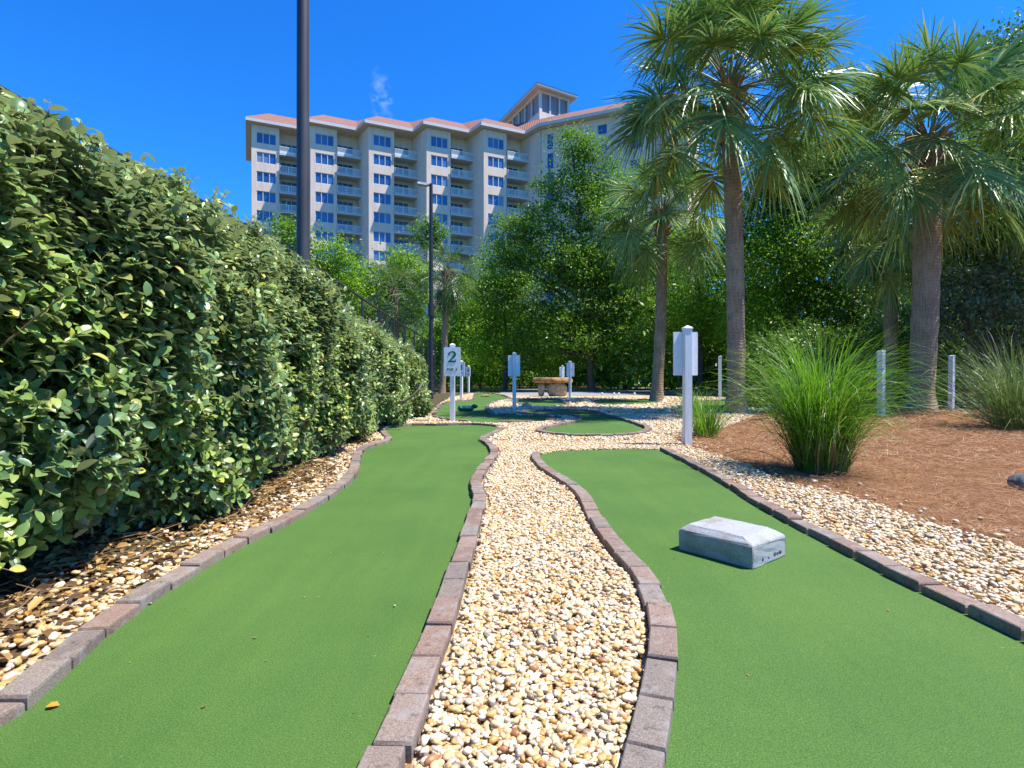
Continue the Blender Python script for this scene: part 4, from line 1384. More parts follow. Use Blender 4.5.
# ------------------------------------------------------------------ palms
def palm(base, top, r0, r1, n_fr, pet, fan, lb, seed, leaf='palm_leaf', boots=70, skirt=0.35, segs=58, stalks=0, up_bias=0.0, boot_h=.9, group='cabbage palms with fan fronds'):
    r = np.random.default_rng(seed)
    base = np.array(base, float); top = np.array(top, float)
    root = empty('palm_tree', base); tag(root, lb, 'palm tree', group)
    T = top - base
    # trunk
    mb = MB()
    K = 30
    pts, rad = [], []
    for i in range(K + 1):
        t = i / K
        bow = math.sin(t * math.pi) * .06
        pts.append(T * t + np.array([bow, 0, 0]))
        rr = r0 + (r1 - r0) * t
        if t < .08: rr *= 1 + .35 * (1 - t / .08)
        if t > .93: rr *= 1.12
        rad.append(rr * (1 + .025 * math.sin(i * 2.1) + r.normal(0, .012)))
    mb.tube(pts, rad, 18)
    mb.build('trunk', M['palm_trunk'], root)
    # old leaf bases
    if boots:
        mb = MB()
        for k in range(boots):
            a = k * 2.39996; z = -boot_h * (1 - k / boots) + .15
            u = np.array([math.cos(a), math.sin(a), 0]); s = np.array([-u[1], u[0], 0])
            b0 = T + np.array([0, 0, z]) + u * r1 * .8
            l = r.uniform(.26, .52); w = r.uniform(.05, .085)
            tip = b0 + u * l * r.uniform(.45, .8) + np.array([0, 0, l * r.uniform(.3, .75)])
            mb.add([b0 - s * w, b0 + s * w, b0 + s * w - np.array([0, 0, .12]), b0 - s * w - np.array([0, 0, .12]), tip - s * w * .55, tip + s * w * .55, tip + s * w * .4 - u * .02 - np.array([0, 0, .05]), tip - s * w * .4 - np.array([0, 0, .05])],
                   [(0, 1, 5, 4), (3, 7, 6, 2), (1, 2, 6, 5), (0, 4, 7, 3), (4, 5, 6, 7)])
        mb.build('leaf_bases', M['palm_boot'], root)
    # fronds
    VV, FF, vb = [], [], 0
    PM = MB()
    for k in range(n_fr):
        u_ = (k + .5) / n_fr
        az = k * 2.39996 + r.normal(0, .18)
        el = math.radians(82 - (82 + 58 * (skirt + .65)) * u_ ** (1.05 - up_bias) + r.normal(0, 7))
        pl = pet * r.uniform(.8, 1.15) * (0.75 + .35 * u_)
        dirh = np.array([math.cos(az), math.sin(az), 0])
        p = T + np.array([0, 0, .25 - .35 * u_]) + dirh * r1 * .5
        pp = [p.copy()]
        e = el
        for s in range(6):
            e -= math.radians(2.6 + 2.4 * u_)
            p = p + (dirh * math.cos(e) + np.array([0, 0, math.sin(e)])) * pl / 6
            pp.append(p.copy())
        PM.tube(pp, [.022, .018, .016, .014, .013, .012, .010], 5)
        tang = dirh * math.cos(e) + np.array([0, 0, math.sin(e)])
        side = np.cross(tang, np.array([0, 0, 1.0])); side /= np.linalg.norm(side) + 1e-9
        roll = r.normal(0, .45)
        nor = np.cross(side, tang)
        side, nor = side * math.cos(roll) + nor * math.sin(roll), nor * math.cos(roll) - side * math.sin(roll)
        R = fan * r.uniform(.82, 1.12)
        # costa bends down through the blade
        n = segs
        th = np.linspace(-2.35, 2.35, n) + r.normal(0, .05, n)
        along = np.cos(th / 2) ** 1.2 * .32 * R
        costa = p[None] + tang[None] * along[:, None] + np.array([0, 0, -1.0])[None] * (along ** 2 / R * .9)[:, None]
        d0 = np.cos(th)[:, None] * tang[None] + np.sin(th)[:, None] * side[None] + (-.34 * np.abs(np.sin(th)) + .10)[:, None] * -nor[None] * -1
        d0 /= np.linalg.norm(d0, axis=1, keepdims=True)
        Ln = R * (.70 + .30 * np.cos(th / 2)) * r.uniform(.78, 1.12, n)
        st = np.array([0, .22, .45, .68, .86, 1.0])
        drp = (.14 + .24 * u_) * r.uniform(.3, 2.0, n)
        dk = np.where(st < .35, st ** 2 * .35, .043 + (st - .35) ** 1.7 * 1.5)
        pos = costa[:, None, :] + d0[:, None, :] * (Ln[:, None] * (st - .12 * np.clip(st - .45, 0, 1))[None])[:, :, None]
        pos[:, :, 2] -= (Ln * drp)[:, None] * dk[None]
        pos += r.normal(0, .008, pos.shape)
        wd = np.array([.008, .0165, .0155, .0105, .006, .001]) * (R / 1.0)
        acr = np.cross(d0, nor[None]); acr /= np.linalg.norm(acr, axis=1, keepdims=True) + 1e-9
        tlt = acr + nor[None] * r.choice([-.35, .35], n)[:, None] + r.normal(0, .12, (n, 3))
        A = pos - tlt[:, None, :] * wd[None, :, None]; B = pos + tlt[:, None, :] * wd[None, :, None]
        V = np.stack([A, B], 2).reshape(n, 12, 3)
        f = np.array([(2 * i, 2 * i + 1, 2 * i + 3, 2 * i + 2) for i in range(5)])
        F = f[None] + (np.arange(n) * 12)[:, None, None] + vb
        VV.append(V.reshape(-1, 3)); FF.append(F.reshape(-1, 4)); vb += n * 12
    crown = link('crown', fast_mesh('crown', np.vstack(VV), np.vstack(FF), True), M[leaf], root)
    PM.build('frond_stems', M['palm_stem'], crown)
    for k in range(stalks):
        az = math.radians([172, 160, 195, 20][k % 4]); l = [2.9, 2.3, 2.0, 2.2][k % 4]
        mb = MB()
        dirh = np.array([math.cos(az), math.sin(az), 0])
        pts = [T + np.array([0, 0, .2])]
        e = math.radians(62)
        for s in range(10):
            e -= math.radians(3.0 + s * .5)
            pts.append(pts[-1] + (dirh * math.cos(e) + np.array([0, 0, math.sin(e)])) * l / 10)
        mb.tube(pts, list(np.linspace(.022, .006, 11)), 5)
        for s in range(4, 11):
            for q_ in range(3):
                e2 = pts[s] + np.array([r.normal(0, .16), r.normal(0, .16), r.uniform(-.15, .22)])
                mb.tube([pts[s], (pts[s] + e2) / 2 + np.array([0, 0, .04]), e2], [.006, .004, .002], 4)
        mb.build('flower_stalk', M['flower_stalk'], root)
    return root


def pt(px, by): q = G(px, by); return (q[0], q[1], 0)
def top_at(px, py, Y): return at(px, py, Y)
bA = pt(736, 414.5)
palm(bA, at(728, 92, bA[1] - .1), .20, .185, 58, 1.50, 1.24, 'tallest near palm with shaggy brown leaf bases, right of the near sign back', 41, stalks=3, boots=80, skirt=-.2, boot_h=1.25)
bB = pt(656.5, 401.5)
palm(bB, at(662, 214, bB[1]), .20, .18, 44, 1.15, 1.12, 'slimmer palm left of the near sign back', 42, boots=40, skirt=.1)
bC = pt(920, 411.5)
palm(bC, at(928, 138, bC[1]), .285, .30, 56, 1.50, 1.28, 'thick trunked palm at the right with a full crown', 43, boots=70, skirt=-.02, boot_h=1.6)
bD = ((889 - CX) / FPX * 19.5, 19.5, 0)
palm(bD, at(889, 225, 19.5), .215, .20, 42, 1.2, 1.2, 'thin trunked palm just left behind the thick palm', 44, boots=40, skirt=.3)
palm(((442 - CX) / FPX * 30, 30, 0), at(446, 272, 30), .16, .15, 40, 1.0, 1.05, 'distant pale palm beside the slim lamp post', 45, 'palm_far_leaf', boots=20, skirt=1.0, segs=26)
palm(((395 - CX) / FPX * 31, 31, 0), at(395, 290, 31), .17, .15, 36, 1.1, 1.05, 'distant low palm left of the slim lamp post', 46, 'palm_far_leaf', boots=16, skirt=.9, segs=26)
# a palm beyond the right edge whose fronds hang into the picture
palm((16.0, 16.2, 0), np.array([15.4, 16.0, 7.4]), .25, .23, 48, 1.35, 1.3, 'palm standing at the right picture edge with only its fronds showing', 47, boots=40, skirt=.6)

# ------------------------------------------------------------------ broadleaf trees
def crown_leaves(lobes, n_leaf, leaf, seed, clump=.32, per=26, flat=.7):
    """lobes: list of (centre, radius xyz)"""
    r = np.random.default_rng(seed)
    vol = np.array([l[1][0] * l[1][2] for l in lobes]); vol = vol / vol.sum()
    nc = max(1, n_leaf // per)
    ch = r.choice(len(lobes), nc, p=vol)
    c = np.array([lobes[k][0] for k in ch]); R = np.array([lobes[k][1] for k in ch])
    u = r.normal(size=(nc, 3)); u /= np.linalg.norm(u, axis=1, keepdims=True)
    rad = r.uniform(.25, 1, nc) ** .45 * (1 + .16 * r.normal(size=nc))
    cc = c + u * R * rad[:, None]
    cs = clump * r.uniform(.5, 1.5, nc)
    pos = np.repeat(cc, per, 0) + r.normal(size=(nc * per, 3)) * np.repeat(cs, per)[:, None] * np.array([1, 1, flat])
    n = len(pos)
    out = np.repeat(u, per, 0)
    d = out * .6 + r.normal(0, .7, (n, 3)) + np.array([0, 0, -.1])
    up = out * .5 + np.array([0, 0, .8]) + r.normal(0, .45, (n, 3))
    L = leaf * r.uniform(.6, 1.4, n)
    V, F = inst(LEAF4_V, LEAF4_F, pos, frames(d, up), np.c_[L * .55, L, L])
    return V, F, cc


def tree(name, base, lobes, n_leaf, leaf, mat, lb, seed, trunk_r=.2, clump=.32, per=26, cat='tree', group='trees behind the golf course', limbs=16, flat=.7, bark='bark'):
    base = np.array(base, float)
    r = random.Random(seed)
    root = empty(name, base); tag(root, lb, cat, group)
    lob = [(np.array(c) - base, np.array(R) if hasattr(R, '__len__') else np.array([R, R, R * .85])) for c, R in lobes]
    V, F, cc = crown_leaves(lob, n_leaf, leaf, seed, clump, per, flat)
    keep = V[F].reshape(len(F), 4, 3)[:, :, 2].min(1) > .03
    F = F[keep]
    link('crown', fast_mesh('crown', V, F), M[mat], root)
    mb = MB()
    hi = max(l[0][2] for l in lob)
    topl = max(lob, key=lambda l: l[0][2])[0]
    K = 9
    sp = []
    for i in range(K):
        t = i / (K - 1)
        sp.append(np.array([topl[0] * t ** 1.5 + r.uniform(-.08, .08) * (i > 0), topl[1] * t ** 1.5 + r.uniform(-.08, .08) * (i > 0), hi * t - .05]))
    mb.tube(sp, [trunk_r * (1 - .85 * i / (K - 1)) for i in range(K)], 9)
    targets = [l[0] for l in lob] + [cc[r.randrange(len(cc))] for _ in range(limbs)]
    for tg in targets:
        z = max(.15 * hi, min(hi * .9, tg[2] - abs(np.linalg.norm(tg[:2])) * r.uniform(.4, .8)))
        t = z / hi
        s = np.array([np.interp(z, [p[2] for p in sp], [p[k] for p in sp]) for k in range(3)])
        m_ = (s + tg) / 2 + np.array([r.uniform(-.15, .15), r.uniform(-.15, .15), r.uniform(-.1, .2)])
        rr = trunk_r * (1 - .85 * t) * .55
        mb.tube([s, m_, tg], [rr, rr * .6, rr * .2], 6)
    mb.build('trunk', M[bark], root)
    return root


def lobes_px(lst, Y, sq=.85, dy=1.0):
    out = []
    for i, (x, y, rp) in enumerate(lst):
        R = rp / FPX * Y
        c = at(x, y, Y + ((i * 37) % 7 - 3) / 3 * R * .45 * dy)
        out.append((c, (R, R * 1.0, R * sq)))
    return out


def tree_px(name, bx, Y, lst, n, leaf, mat, lb, seed, **kw):
    return tree(name, ((bx - CX) / FPX * Y, Y, 0), lobes_px(lst, Y), n, leaf, mat, lb, seed, **kw)


tree_px('tall_tree', 592, 33, [(570, 143, 14), (591, 148, 16), (578, 162, 14), (606, 167, 12), (551, 181, 15), (572, 180, 14), (597, 187, 17), (620, 184, 14), (586, 200, 15), (560, 203, 13), (614, 203, 16), (514, 226, 16), (540, 219, 18), (572, 224, 20), (603, 220, 22), (632, 225, 22), (500, 255, 18), (530, 252, 24), (565, 260, 27), (602, 262, 27), (635, 262, 24), (495, 290, 20), (530, 295, 30), (575, 300, 34), (622, 300, 32), (560, 335, 30), (605, 345, 28), (525, 345, 24), (640, 340, 26), (585, 265, 30)], 80000, .15, 'pine_leaf',
        'tall uneven green tree rising before the right wing of the apartment block', 51, trunk_r=.22, clump=.34, per=42, limbs=40, flat=.5)
tree_px('bushy_tree', 505, 36, [(505, 268, 26), (495, 300, 30), (520, 330, 34), (482, 345, 22), (545, 350, 34)], 28000, .15, 'bright_leaf', 'bushy bright green tree at the far end of the hedge', 52, trunk_r=.18, clump=.4)
tree_px('bushy_tree', 625, 38, [(650, 275, 40), (625, 320, 40), (680, 320, 40), (600, 350, 30), (655, 350, 30)], 32000, .16, 'oak_leaf', 'dark green tree behind the slimmer palm', 53, trunk_r=.2, clump=.45)
tree_px('bushy_tree', 700, 31, [(700, 250, 34), (715, 295, 38), (690, 320, 34), (735, 335, 30)], 24000, .14, 'bright_leaf', 'lighter tree between the slimmer palm and the tallest palm', 54, trunk_r=.18, clump=.4)
tree_px('bushy_tree', 785, 27, [(790, 245, 34), (765, 270, 38), (815, 280, 40), (780, 310, 40), (750, 320, 30)], 28000, .13, 'bright_leaf', 'sunlit leafy tree between the tallest palm and the thick palm', 55, trunk_r=.2, clump=.36)
tree_px('spreading_tree', 850, 28, [(800, 170, 40), (850, 160, 46), (840, 230, 50), (880, 270, 50), (850, 310, 40), (820, 200, 40), (768, 210, 34), (790, 180, 32), (752, 238, 32), (870, 205, 40)], 62000, .17, 'dark_leaf', 'dark spreading tree behind the two right palms', 56, trunk_r=.26, clump=.45)
tree_px('spreading_tree', 985, 21, [(1010, 90, 42), (1050, 70, 60), (985, 150, 45), (1030, 170, 70), (975, 225, 48), (1030, 260, 60), (960, 275, 36), (1000, 60, 30)], 42000, .16, 'dark_leaf', 'large dark tree filling the upper right behind the thick palm', 57, trunk_r=.3, clump=.36, limbs=30)
tree_px('spreading_tree', 1120, 19, [(1100, 120, 80), (1130, 220, 90), (1090, 290, 60)], 12000, .17, 'dark_leaf', 'dark tree just beyond the right picture edge', 58, trunk_r=.3, clump=.4)
tree_px('understory_shrub', 960, 17.5, [(975, 290, 34), (950, 320, 26), (995, 320, 30), (1015, 345, 28)], 7500, .12, 'grey_leaf', 'grey green shrub under the dark tree at right', 59, trunk_r=.07, clump=.25, cat='shrub', group='shrubs under the trees')
tree_px('understory_shrub', 905, 23, [(905, 330, 30), (935, 350, 26), (880, 350, 26)], 6000, .15, 'dark_leaf', 'dark shrub between the two right palm trunks', 60, trunk_r=.08, clump=.3, cat='shrub', group='shrubs under the trees')
tree_px('understory_shrub', 800, 24, [(775, 355, 26), (810, 350, 30), (845, 355, 26), (750, 365, 20)], 7500, .15, 'dark_leaf', 'dark shrub row behind the big grass clump', 61, trunk_r=.08, clump=.3, cat='shrub', group='shrubs under the trees')
tree_px('understory_shrub', 1060, 19, [(1040, 330, 40), (1085, 320, 44), (1120, 345, 36), (1020, 355, 26)], 7000, .14, 'dark_leaf', 'dark shrub at the right picture edge behind the grey green grass', 62, trunk_r=.08, clump=.3, cat='shrub', group='shrubs under the trees')
tree_px('understory_shrub', 985, 25, [(960, 355, 26), (1000, 350, 30), (1040, 350, 30)], 7000, .15, 'dark_leaf', 'dark shrub in the shade behind the leaning post', 63, trunk_r=.08, clump=.3, cat='shrub', group='shrubs under the trees')
for k, (bx, Y, rp, mt, lb) in enumerate(((480, 40, 26, 'bright_leaf', 'light green shrub behind the three hole signs'), (520, 41, 26, 'oak_leaf', 'shrub behind the hole sign left of the stone table'), (555, 43, 27, 'dark_leaf', 'dark shrub behind the stone table'),
                                         (592, 42, 26, 'dark_leaf', 'dark shrub right of the stone table'), (630, 40, 24, 'dark_leaf', 'dark shrub behind the small white balls'), (672, 37, 24, 'dark_leaf', 'dark shrub behind the slimmer palm trunk'), (712, 33, 22, 'oak_leaf', 'shrub behind the thin pale post'))):
    tree_px('understory_shrub', bx, Y, [(bx - 14, 371, rp * .75), (bx + 14, 370, rp * .75), (bx, 366, rp * .8), (bx + 5, 345, rp)], 6500, .2, mt, lb, 70 + k, trunk_r=.07, clump=.38, cat='shrub', group='shrubs under the trees')
# left, beyond the fence
tree_px('bushy_tree', 288, 40, [(288, 240, 22), (275, 262, 22), (300, 275, 26)], 7000, .22, 'oak_leaf', 'round dark green tree top left of the thick pole', 81, trunk_r=.18, clump=.42)
tree_px('bushy_tree', 335, 42, [(333, 255, 20), (345, 275, 24), (322, 280, 22), (345, 300, 26)], 8000, .22, 'bright_leaf', 'bright tree top just right of the thick pole', 82, trunk_r=.18, clump=.42)
tree_px('bushy_tree', 368, 46, [(368, 280, 18), (360, 300, 22), (382, 300, 22)], 6000, .24, 'oak_leaf', 'dark tree between the bright tree top and the low distant palm', 83, trunk_r=.18, clump=.42)
tree_px('bushy_tree', 405, 48, [(400, 265, 18), (415, 275, 18), (385, 285, 20), (405, 300, 26)], 8000, .25, 'bright_leaf', 'low bright tree in front of the middle of the apartment block', 84, trunk_r=.2, clump=.42)
tree_px('slender_tree', 427, 52, [(427, 224, 9), (437, 232, 9), (418, 233, 7), (430, 243, 8)], 2600, .22, 'oak_leaf', 'slender tree with a small tuft crown beside the lamp post', 85, trunk_r=.16, clump=.3)
tree_px('bushy_tree', 470, 45, [(470, 300, 22), (455, 320, 24), (485, 325, 24)], 7000, .24, 'bright_leaf', 'bright tree right of the distant pale palm', 86, trunk_r=.18, clump=.42)
tree_px('bushy_tree', 240, 36, [(240, 285, 26), (215, 300, 26), (262, 290, 24)], 6000, .22, 'oak_leaf', 'tree behind the fence hidden by the high hedge', 87, trunk_r=.18, clump=.42)
# far wood closing the view
r = np.random.default_rng(90)
lob = []
for x in np.arange(-60, 70, 3.2):
    Yw = 56 + 5 * math.sin(x * .3)
    hgt = 5.5 if x < 2 else 8.0
    if -36 < x < -2: hgt = 6.3
    lob.append((np.array([x, Yw, hgt * .5]), np.array([3.0, 2.4, hgt * .5 + r.uniform(-.5, .8)])))
for x in np.arange(7, 52, 3.0):
    Yw = 38 + 3 * math.sin(x * .7)
    lob.append((np.array([x, Yw, 5.2]), np.array([2.8, 2.2, 5.6 + r.uniform(-.6, 1.0)])))
    lob.append((np.array([x + 1, Yw - 3, 1.6]), np.array([2.6, 1.8, 1.7])))
for x in np.arange(-12, 10, 2.6):
    lob.append((np.array([x, 46 + math.sin(x), 2.0]), np.array([2.4, 1.6, 2.3])))
V, F, cc = crown_leaves(lob, 110000, .44, 91, .7, 26)
o = link('woodland', fast_mesh('woodland', V, F[V[F].reshape(len(F), 4, 3)[:, :, 2].min(1) > 0.02]), M['oak_leaf'])
tag(o, 'dense far wood closing the view behind the course', None, None, 'stuff')

# fern / fan plants
def fern(loc, n, L, lb, seed):
    root = empty('fern', loc); tag(root, lb, 'fern', 'fern-like plants under the trees')
    r = np.random.default_rng(seed)
    VV, FF, vb = [], [], 0
    mb = MB()
    for k in range(n):
        az = r.uniform(0, 6.28); e = math.radians(r.uniform(45, 75))
        dh = np.array([math.cos(az), math.sin(az), 0]); p = np.zeros(3); pts = [p]
        for s in range(8):
            e -= math.radians(9); p = p + (dh * math.cos(e) + np.array([0, 0, math.sin(e)])) * L / 8; pts.append(p)
        mb.tube(pts, list(np.linspace(.01, .004, 9)), 4)
        sd = np.array([-dh[1], dh[0], 0])
        pos, dr, ln = [], [], []
        for t in np.linspace(.2, 1, 22):
            q_ = np.array([np.interp(t * 8, range(9), [a[i] for a in pts]) for i in range(3)])
            for s in (1, -1):
                pos.append(q_); dr.append(sd * s + dh * .5 + np.array([0, 0, -.15])); ln.append(.26 * L * math.sin(math.pi * min(.97, t * .85 + .12)) + .02)
        pos, dr, ln = np.array(pos), np.array(dr), np.array(ln)
        V, F = inst(LEAF4_V, LEAF4_F, pos, frames(dr, np.tile([0, 0, 1.], (len(pos), 1))), np.c_[np.full(len(pos), .05 * L), ln, ln])
        VV.append(V); FF.append(F + vb); vb += len(V)
    link('fronds', fast_mesh('fronds', np.vstack(VV), np.vstack(FF)), M['oak_leaf'], root)
    mb.build('stalks', M['palm_stem'], root)
fern((*G(938, 401)[:2], 0), 12, 1.5, 'fern like plant just right of the thick palm trunk', 95)

# ------------------------------------------------------------------ apartment block
U = np.array([.9045, .4264]); Nn = np.array([.4264, -.9045])
E0 = np.array([-40.9, 85.95]); PITCH = np.array([9.02, .45]); LB = 7.75
S_IN = np.array([.33, 1.26])
bld = empty('apartment_building', (0, 0, 0))
tag(bld, 'tall pink beige apartment block with stepped bays, white balconies and red tile roof', 'building')
FH = 3.05
NFL = 11
ZW0, ZW1 = 37.5, 39.2
ZTOP = 40.33
ZEAVE = 40.86


def frm(O):
    return lambda a, b_, z: (O[0] + U[0] * a + Nn[0] * b_, O[1] + U[1] * a + Nn[1] * b_, z)


wall = MB(); trim = MB()
WA0, WA1, WALL_A = .72, 3.50, 4.0
win_me = MB(); frame_me = MB()
f0 = frm((0, 0))
ww = WA1 - WA0
for k in range(3): win_me.box(k * ww / 3 + .002, (k + 1) * ww / 3 - .002, -.20, -.16, 0, ZW1 - ZW0, 0, f0)
for a in (0, ww / 3, 2 * ww / 3, ww):
    frame_me.box(a - .06 if a > 0 else 0, a + .06 if a < ww else ww, -.155, -.06, 0, ZW1 - ZW0, 0, f0)
for z in (0, ZW1 - ZW0 - .09):
    for k in range(3):
        frame_me.box(k * ww / 3 + .061, (k + 1) * ww / 3 - .061, -.15, -.07, z, z + .09, 0, f0)
win_mesh, winf_mesh = win_me.mesh('window'), frame_me.mesh('window_frame')
slab = MB(); rail = MB(); rail_top = MB(); door = MB()
BA = LB - WALL_A
slab.box(.02, BA + .25, -2.0, .35, -.28, 0, 0, f0)
def railing(m, solid):
    z0 = .08
    m.box(.05, BA + .2, .24, .30, 1.02, 1.10, 0, f0)
    m.box(.05, BA + .2, .24, .30, z0, z0 + .07, 0, f0)
    for a in np.arange(.08, BA + .2, .15):
        m.box(a, a + .055, .25, .29, z0 + .071, 1.019, 0, f0)
    for a in (.05, BA * .36, BA * .70):
        m.box(a - .03 if a > .06 else .02, a + .07, .225, .239, .0, 1.12, 0, f0)
    if solid:
        m.box(.04, BA * .62, .301, .36, -.05, .35, 0, f0)
railing(rail, False); railing(rail_top, True)
door.box(.35, BA - 1.0, -1.84, -1.80, .05, 2.25, 0, f0)
for a in (.35, .35 + (BA - 1.35) / 3, .35 + 2 * (BA - 1.35) / 3, BA - 1.0):
    door.box(a - .04, a + .04, -1.80, -1.76, .05, 2.3, 1, f0)
door.box(.31, BA - .96, -1.80, -1.755, 2.25, 2.33, 1, f0)
slab_me, rail_me, railt_me, door_me = slab.mesh('balcony'), rail.mesh('railing'), rail_top.mesh('railing'), door.mesh('glass_door')
for me, ms in ((win_mesh, [M['window_glass']]), (winf_mesh, [M['trim']]), (slab_me, [M['trim']]), (rail_me, [M['rail_white']]), (railt_me, [M['rail_white']]), (door_me, [M['door_glass'], M['trim']])):
    for m_ in ms: me.materials.append(m_)

eave = []
for i in range(5):
    E = E0 + PITCH * i
    O = E + S_IN
    f = frm(O)
    # window wall: piers and spandrels round real openings
    wall.box(0, WA0, -.4, 0, 0, ZTOP, 0, f)
    wall.box(WA1, WALL_A, -2.0, 0, 0, ZTOP, 0, f)
    zc = ZTOP
    for k in range(NFL):
        wall.box(WA0, WA1, -.4, 0, ZW1 - FH * k, zc, 0, f)
        zc = ZW0 - FH * k
        wo_ = link('window', win_mesh, None, bld, (*f(WA0, 0, zc),))
        link('window_frame', winf_mesh, None, wo_)
        zs = 36.35 - FH * k
        bo = link('balcony', slab_me, None, bld, f(WALL_A, 0, zs))
        link('railing', railt_me if k == 0 else rail_me, None, bo)
        link('glass_door', door_me, None, bo)
    wall.box(WA0, WA1, -.4, 0, 0, zc, 0, f)
    wall.box(WALL_A - .2, LB + 1.2, -2.2, -1.85, 0, ZTOP, 0, f)          # balcony back wall
    wall.box(WALL_A, LB + 1.2, -2.2, .9, ZTOP + .003, ZTOP + .049, 0, f)     # ceiling over the top balcony
    # return wall of the next bay, carried back past the inner corner
    B = O + U * LB
    O2 = O + PITCH
    dv = (O2 - B) / np.linalg.norm(O2 - B); nv = np.array([-dv[1], dv[0]])
    a0 = B - dv * 2.4
    L_ = np.linalg.norm(O2 - a0)
    fr2 = lambda a, b_, z, a0=a0, dv=dv, nv=nv: (a0[0] + dv[0] * a + nv[0] * b_, a0[1] + dv[1] * a + nv[1] * b_, z)
    wall.box(0, L_ - .003, .0, .4, 0, ZTOP - .002, 0, fr2)
    eave += [E, E + U * LB]
E5 = E0 + PITCH * 5
eave.append(E5)
# left end wall
f = frm(E0 + S_IN)
wall.box(0.0, .35, -18, -.41, 0, ZTOP, 0, f)
wall.box(.36, 45, -18.4, -18, 0, ZTOP, 0, f)
# right wing
WD = np.array([.915, -.403]); WN = np.array([-.403, -.915])
OW = E5 + np.array([.5, 1.15])
fw = lambda a, b_, z: (OW[0] + WD[0] * a + WN[0] * b_, OW[1] + WD[1] * a + WN[1] * b_, z)
cols = [(1.0, 2.0, 1.15, .35), (9.2, 10.6, .0, 0.0), (14.2, 15.6, .0, 0.0)]
wy0, wy1 = 37.1, 39.3
edges = [0.0]
prev = 0.0
for ci, (a0, a1, _, _) in enumerate(cols):
    wall.box(prev, a0, -.4, 0, 0, ZTOP, 0, fw)
    prev = a1
    zc = ZTOP
    z0_, z1_ = (36.95, 39.35) if ci == 0 else (37.9, 39.3)
    wm_ = MB(); wm_.box(0, a1 - a0, -.2, -.16, 0, z1_ - z0_, 0, lambda a, b_, z: (WD[0] * a + WN[0] * b_, WD[1] * a + WN[1] * b_, z))
    wmesh = wm_.mesh('window'); wmesh.materials.append(M['window_glass'])
    for k in range(8 if ci else 9):
        wall.box(a0, a1, -.4, 0, z1_ - FH * k, zc, 0, fw)
        zc = z0_ - FH * k
        link('window', wmesh, None, bld, fw(a0, 0, zc))
    wall.box(a0, a1, -.4, 0, 0, zc, 0, fw)
wall.box(prev, 22, -.4, 0, 0, ZTOP, 0, fw)
wall.box(22.0, 22.4, -16, -.001, 0, ZTOP, 0, fw)
WE = E5 + WD * 24.0
eave.append(WE)
wo2 = wall.build('wall', M['stucco'], bld)
# eaves: soffit + fascia following the stepped outline
ev = np.array(eave)
inn = ev.copy() + S_IN * 1.35
inn[-1] = ev[-1] - WN * 1.6; inn[-2] = ev[-2] + np.array([.7, 1.7])
mb = MB()
for i in range(len(ev) - 1):
    a, b_ = ev[i], ev[i + 1]; c_, d_ = inn[i + 1], inn[i]
    z0, z1 = ZTOP + .05, ZEAVE
    mb.add([(a[0], a[1], z0), (b_[0], b_[1], z0), (c_[0], c_[1], z0), (d_[0], d_[1], z0), (a[0], a[1], z1), (b_[0], b_[1], z1), (c_[0], c_[1], z1), (d_[0], d_[1], z1)], [(0, 1, 5, 4), (4, 5, 6, 7)], 0)
    mb.add([(a[0], a[1], z0 + .001), (b_[0], b_[1], z0 + .001), (c_[0], c_[1], z0 + .001), (d_[0], d_[1], z0 + .001)], [(3, 2, 1, 0)], 1)
# left end return of the eave
a = ev[0]; b_ = a - Nn * 18
mb.add([(a[0], a[1], ZTOP + .05), (b_[0], b_[1], ZTOP + .05), (b_[0], b_[1], ZEAVE), (a[0], a[1], ZEAVE)], [(3, 2, 1, 0)], 0)
c_ = b_ + U * 1.5; d_ = a + U * 1.5 - Nn * 1.4
mb.add([(a[0], a[1], ZTOP + .052), (b_[0], b_[1], ZTOP + .052), (c_[0], c_[1], ZTOP + .052), (d_[0], d_[1], ZTOP + .052)], [(0, 1, 2, 3)], 1)
# short deep white band down the top of the left end
mb.build('eaves', [M['trim'], M['soffit']], bld)
# tile roof
mb = MB()
RISE, BACK = 4.1, 7.0
def P3(p, z): return (p[0], p[1], z)
prevR2 = None
for i in range(5):
    A, B = ev[2 * i], ev[2 * i + 1]
    R1_ = A + U * 3.4 - Nn * BACK; R2_ = B + U * 1.2 - Nn * BACK
    mb.add([P3(A, ZEAVE + .02), P3(B, ZEAVE + .02), P3(R2_, ZEAVE + RISE), P3(R1_, ZEAVE + RISE)], [(0, 1, 2, 3)])
    if i == 0:
        L0 = A - Nn * 18
        mb.add([P3(A, ZEAVE + .02), P3(R1_, ZEAVE + RISE), P3(R1_ - Nn * 7, ZEAVE + RISE), P3(L0, ZEAVE + .02)], [(0, 1, 2, 3)])
    else:
        mb.add([P3(ev[2 * i - 1], ZEAVE + .02), P3(A, ZEAVE + .02), P3(R1_, ZEAVE + RISE), P3(prevR2, ZEAVE + RISE)], [(0, 1, 2, 3)])
    prevR2 = R2_
A, B = ev[-2], ev[-1]
mb.add([P3(ev[-3], ZEAVE + .02), P3(A, ZEAVE + .02), P3(A - WN * BACK + WD * 2.0, ZEAVE + RISE), P3(prevR2, ZEAVE + RISE)], [(0, 1, 2, 3)])
mb.add([P3(A, ZEAVE + .02), P3(B, ZEAVE + .02), P3(B - WN * BACK - WD * 6, ZEAVE + RISE), P3(A - WN * BACK + WD * 2.0, ZEAVE + RISE)], [(0, 1, 2, 3)])
mb.add([P3(B, ZEAVE + .02), P3(B - WN * 14, ZEAVE + .02), P3(B - WN * BACK - WD * 6, ZEAVE + RISE)], [(0, 1, 2)])
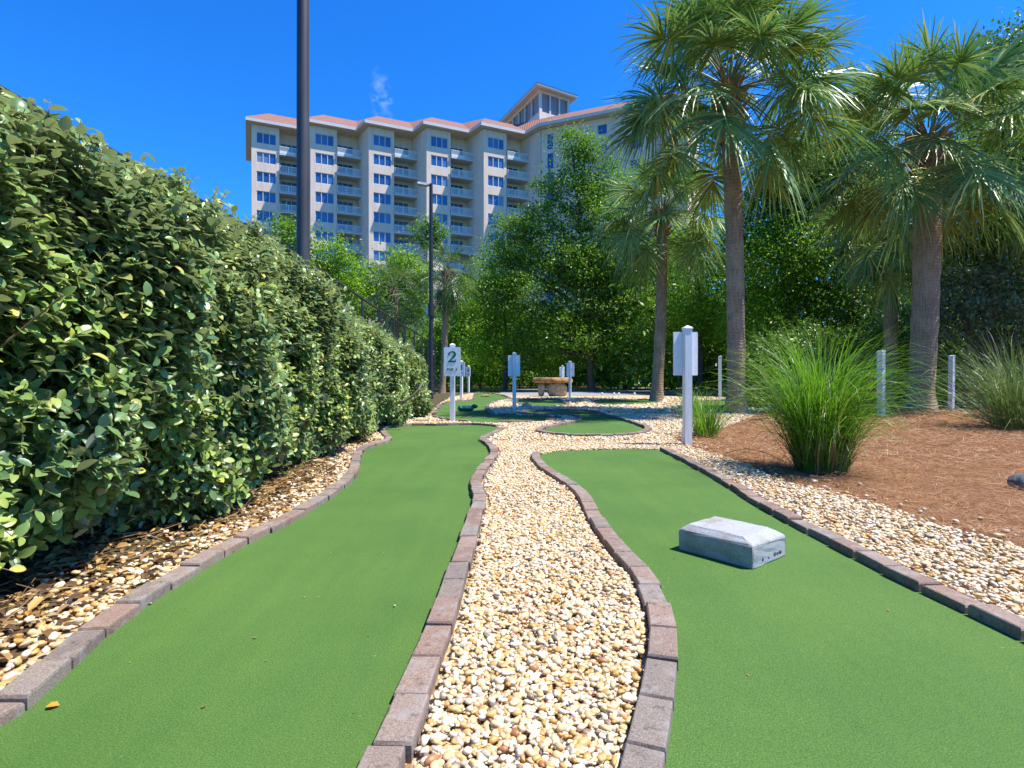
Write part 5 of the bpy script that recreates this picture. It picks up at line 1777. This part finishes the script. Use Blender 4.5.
roof = mb.build('roof', M['roof_tile'], bld)
# tower / penthouse on the roof
TC = np.array([4.3, 95.0]); TR = np.array([11.6, 99.5]); TL = np.array([-2.5, 109.6])
tu = (TR - TC) / np.linalg.norm(TR - TC); tv = (TL - TC) / np.linalg.norm(TL - TC)
lu, lv = np.linalg.norm(TR - TC), np.linalg.norm(TL - TC)
tp = lambda a, b_, z: (TC[0] + tu[0] * a + tv[0] * b_, TC[1] + tu[1] * a + tv[1] * b_, z)
ZT = 50.9
tw = MB()
ov = 1.0
tw.box(ov, lu - ov, ov, lv - ov, 38, ZT - 4.2, 0, tp)
tw.box(ov + .35, lu - ov - .35, ov + .35, lv - ov - .35, ZT - 4.2, ZT - .95, 1, tp)
nW = 3
for k in range(nW + 1):
    a = ov + (lu - 2 * ov - .55) * k / nW
    tw.box(a + (.12 if 0 < k < nW else 0), a + (.43 if 0 < k < nW else .55), ov, ov + .3, ZT - 4.2 + .001, ZT - .95, 2, tp)
for k in range(6):
    b0 = ov + .31 + (lv - 2 * ov - .9) * k / 5
    if k > 0: tw.box(ov, ov + .3, b0, b0 + .28, ZT - 4.2 + .001, ZT - .95, 2, tp)
tw.box(ov - .02, lu - ov + .02, ov - .02, lv - ov + .02, ZT - .949, ZT - .5, 0, tp)
tw.build('tower', [M['stucco'], M['louver'], M['trim']], bld)
mb = MB()
mb.box(0, lu, 0, lv, ZT - .5, ZT - .32, 1, tp)
mb.box(-.05, lu + .05, -.05, lv + .05, ZT - .319, ZT - .06, 0, tp)
c4 = [tp(-.12, -.12, ZT - .05), tp(lu + .12, -.12, ZT - .05), tp(lu + .12, lv + .12, ZT - .05), tp(-.12, lv + .12, ZT - .05)]
mb.add(c4 + [tp(lu / 2, lu / 2, ZT + 1.3), tp(lu / 2, lv - lu / 2, ZT + 1.3)], [(0, 1, 4), (1, 2, 5, 4), (2, 3, 5), (3, 0, 4, 5)], 2)
mb.build('tower_roof', [M['trim'], M['soffit'], M['roof_tile']], bld)
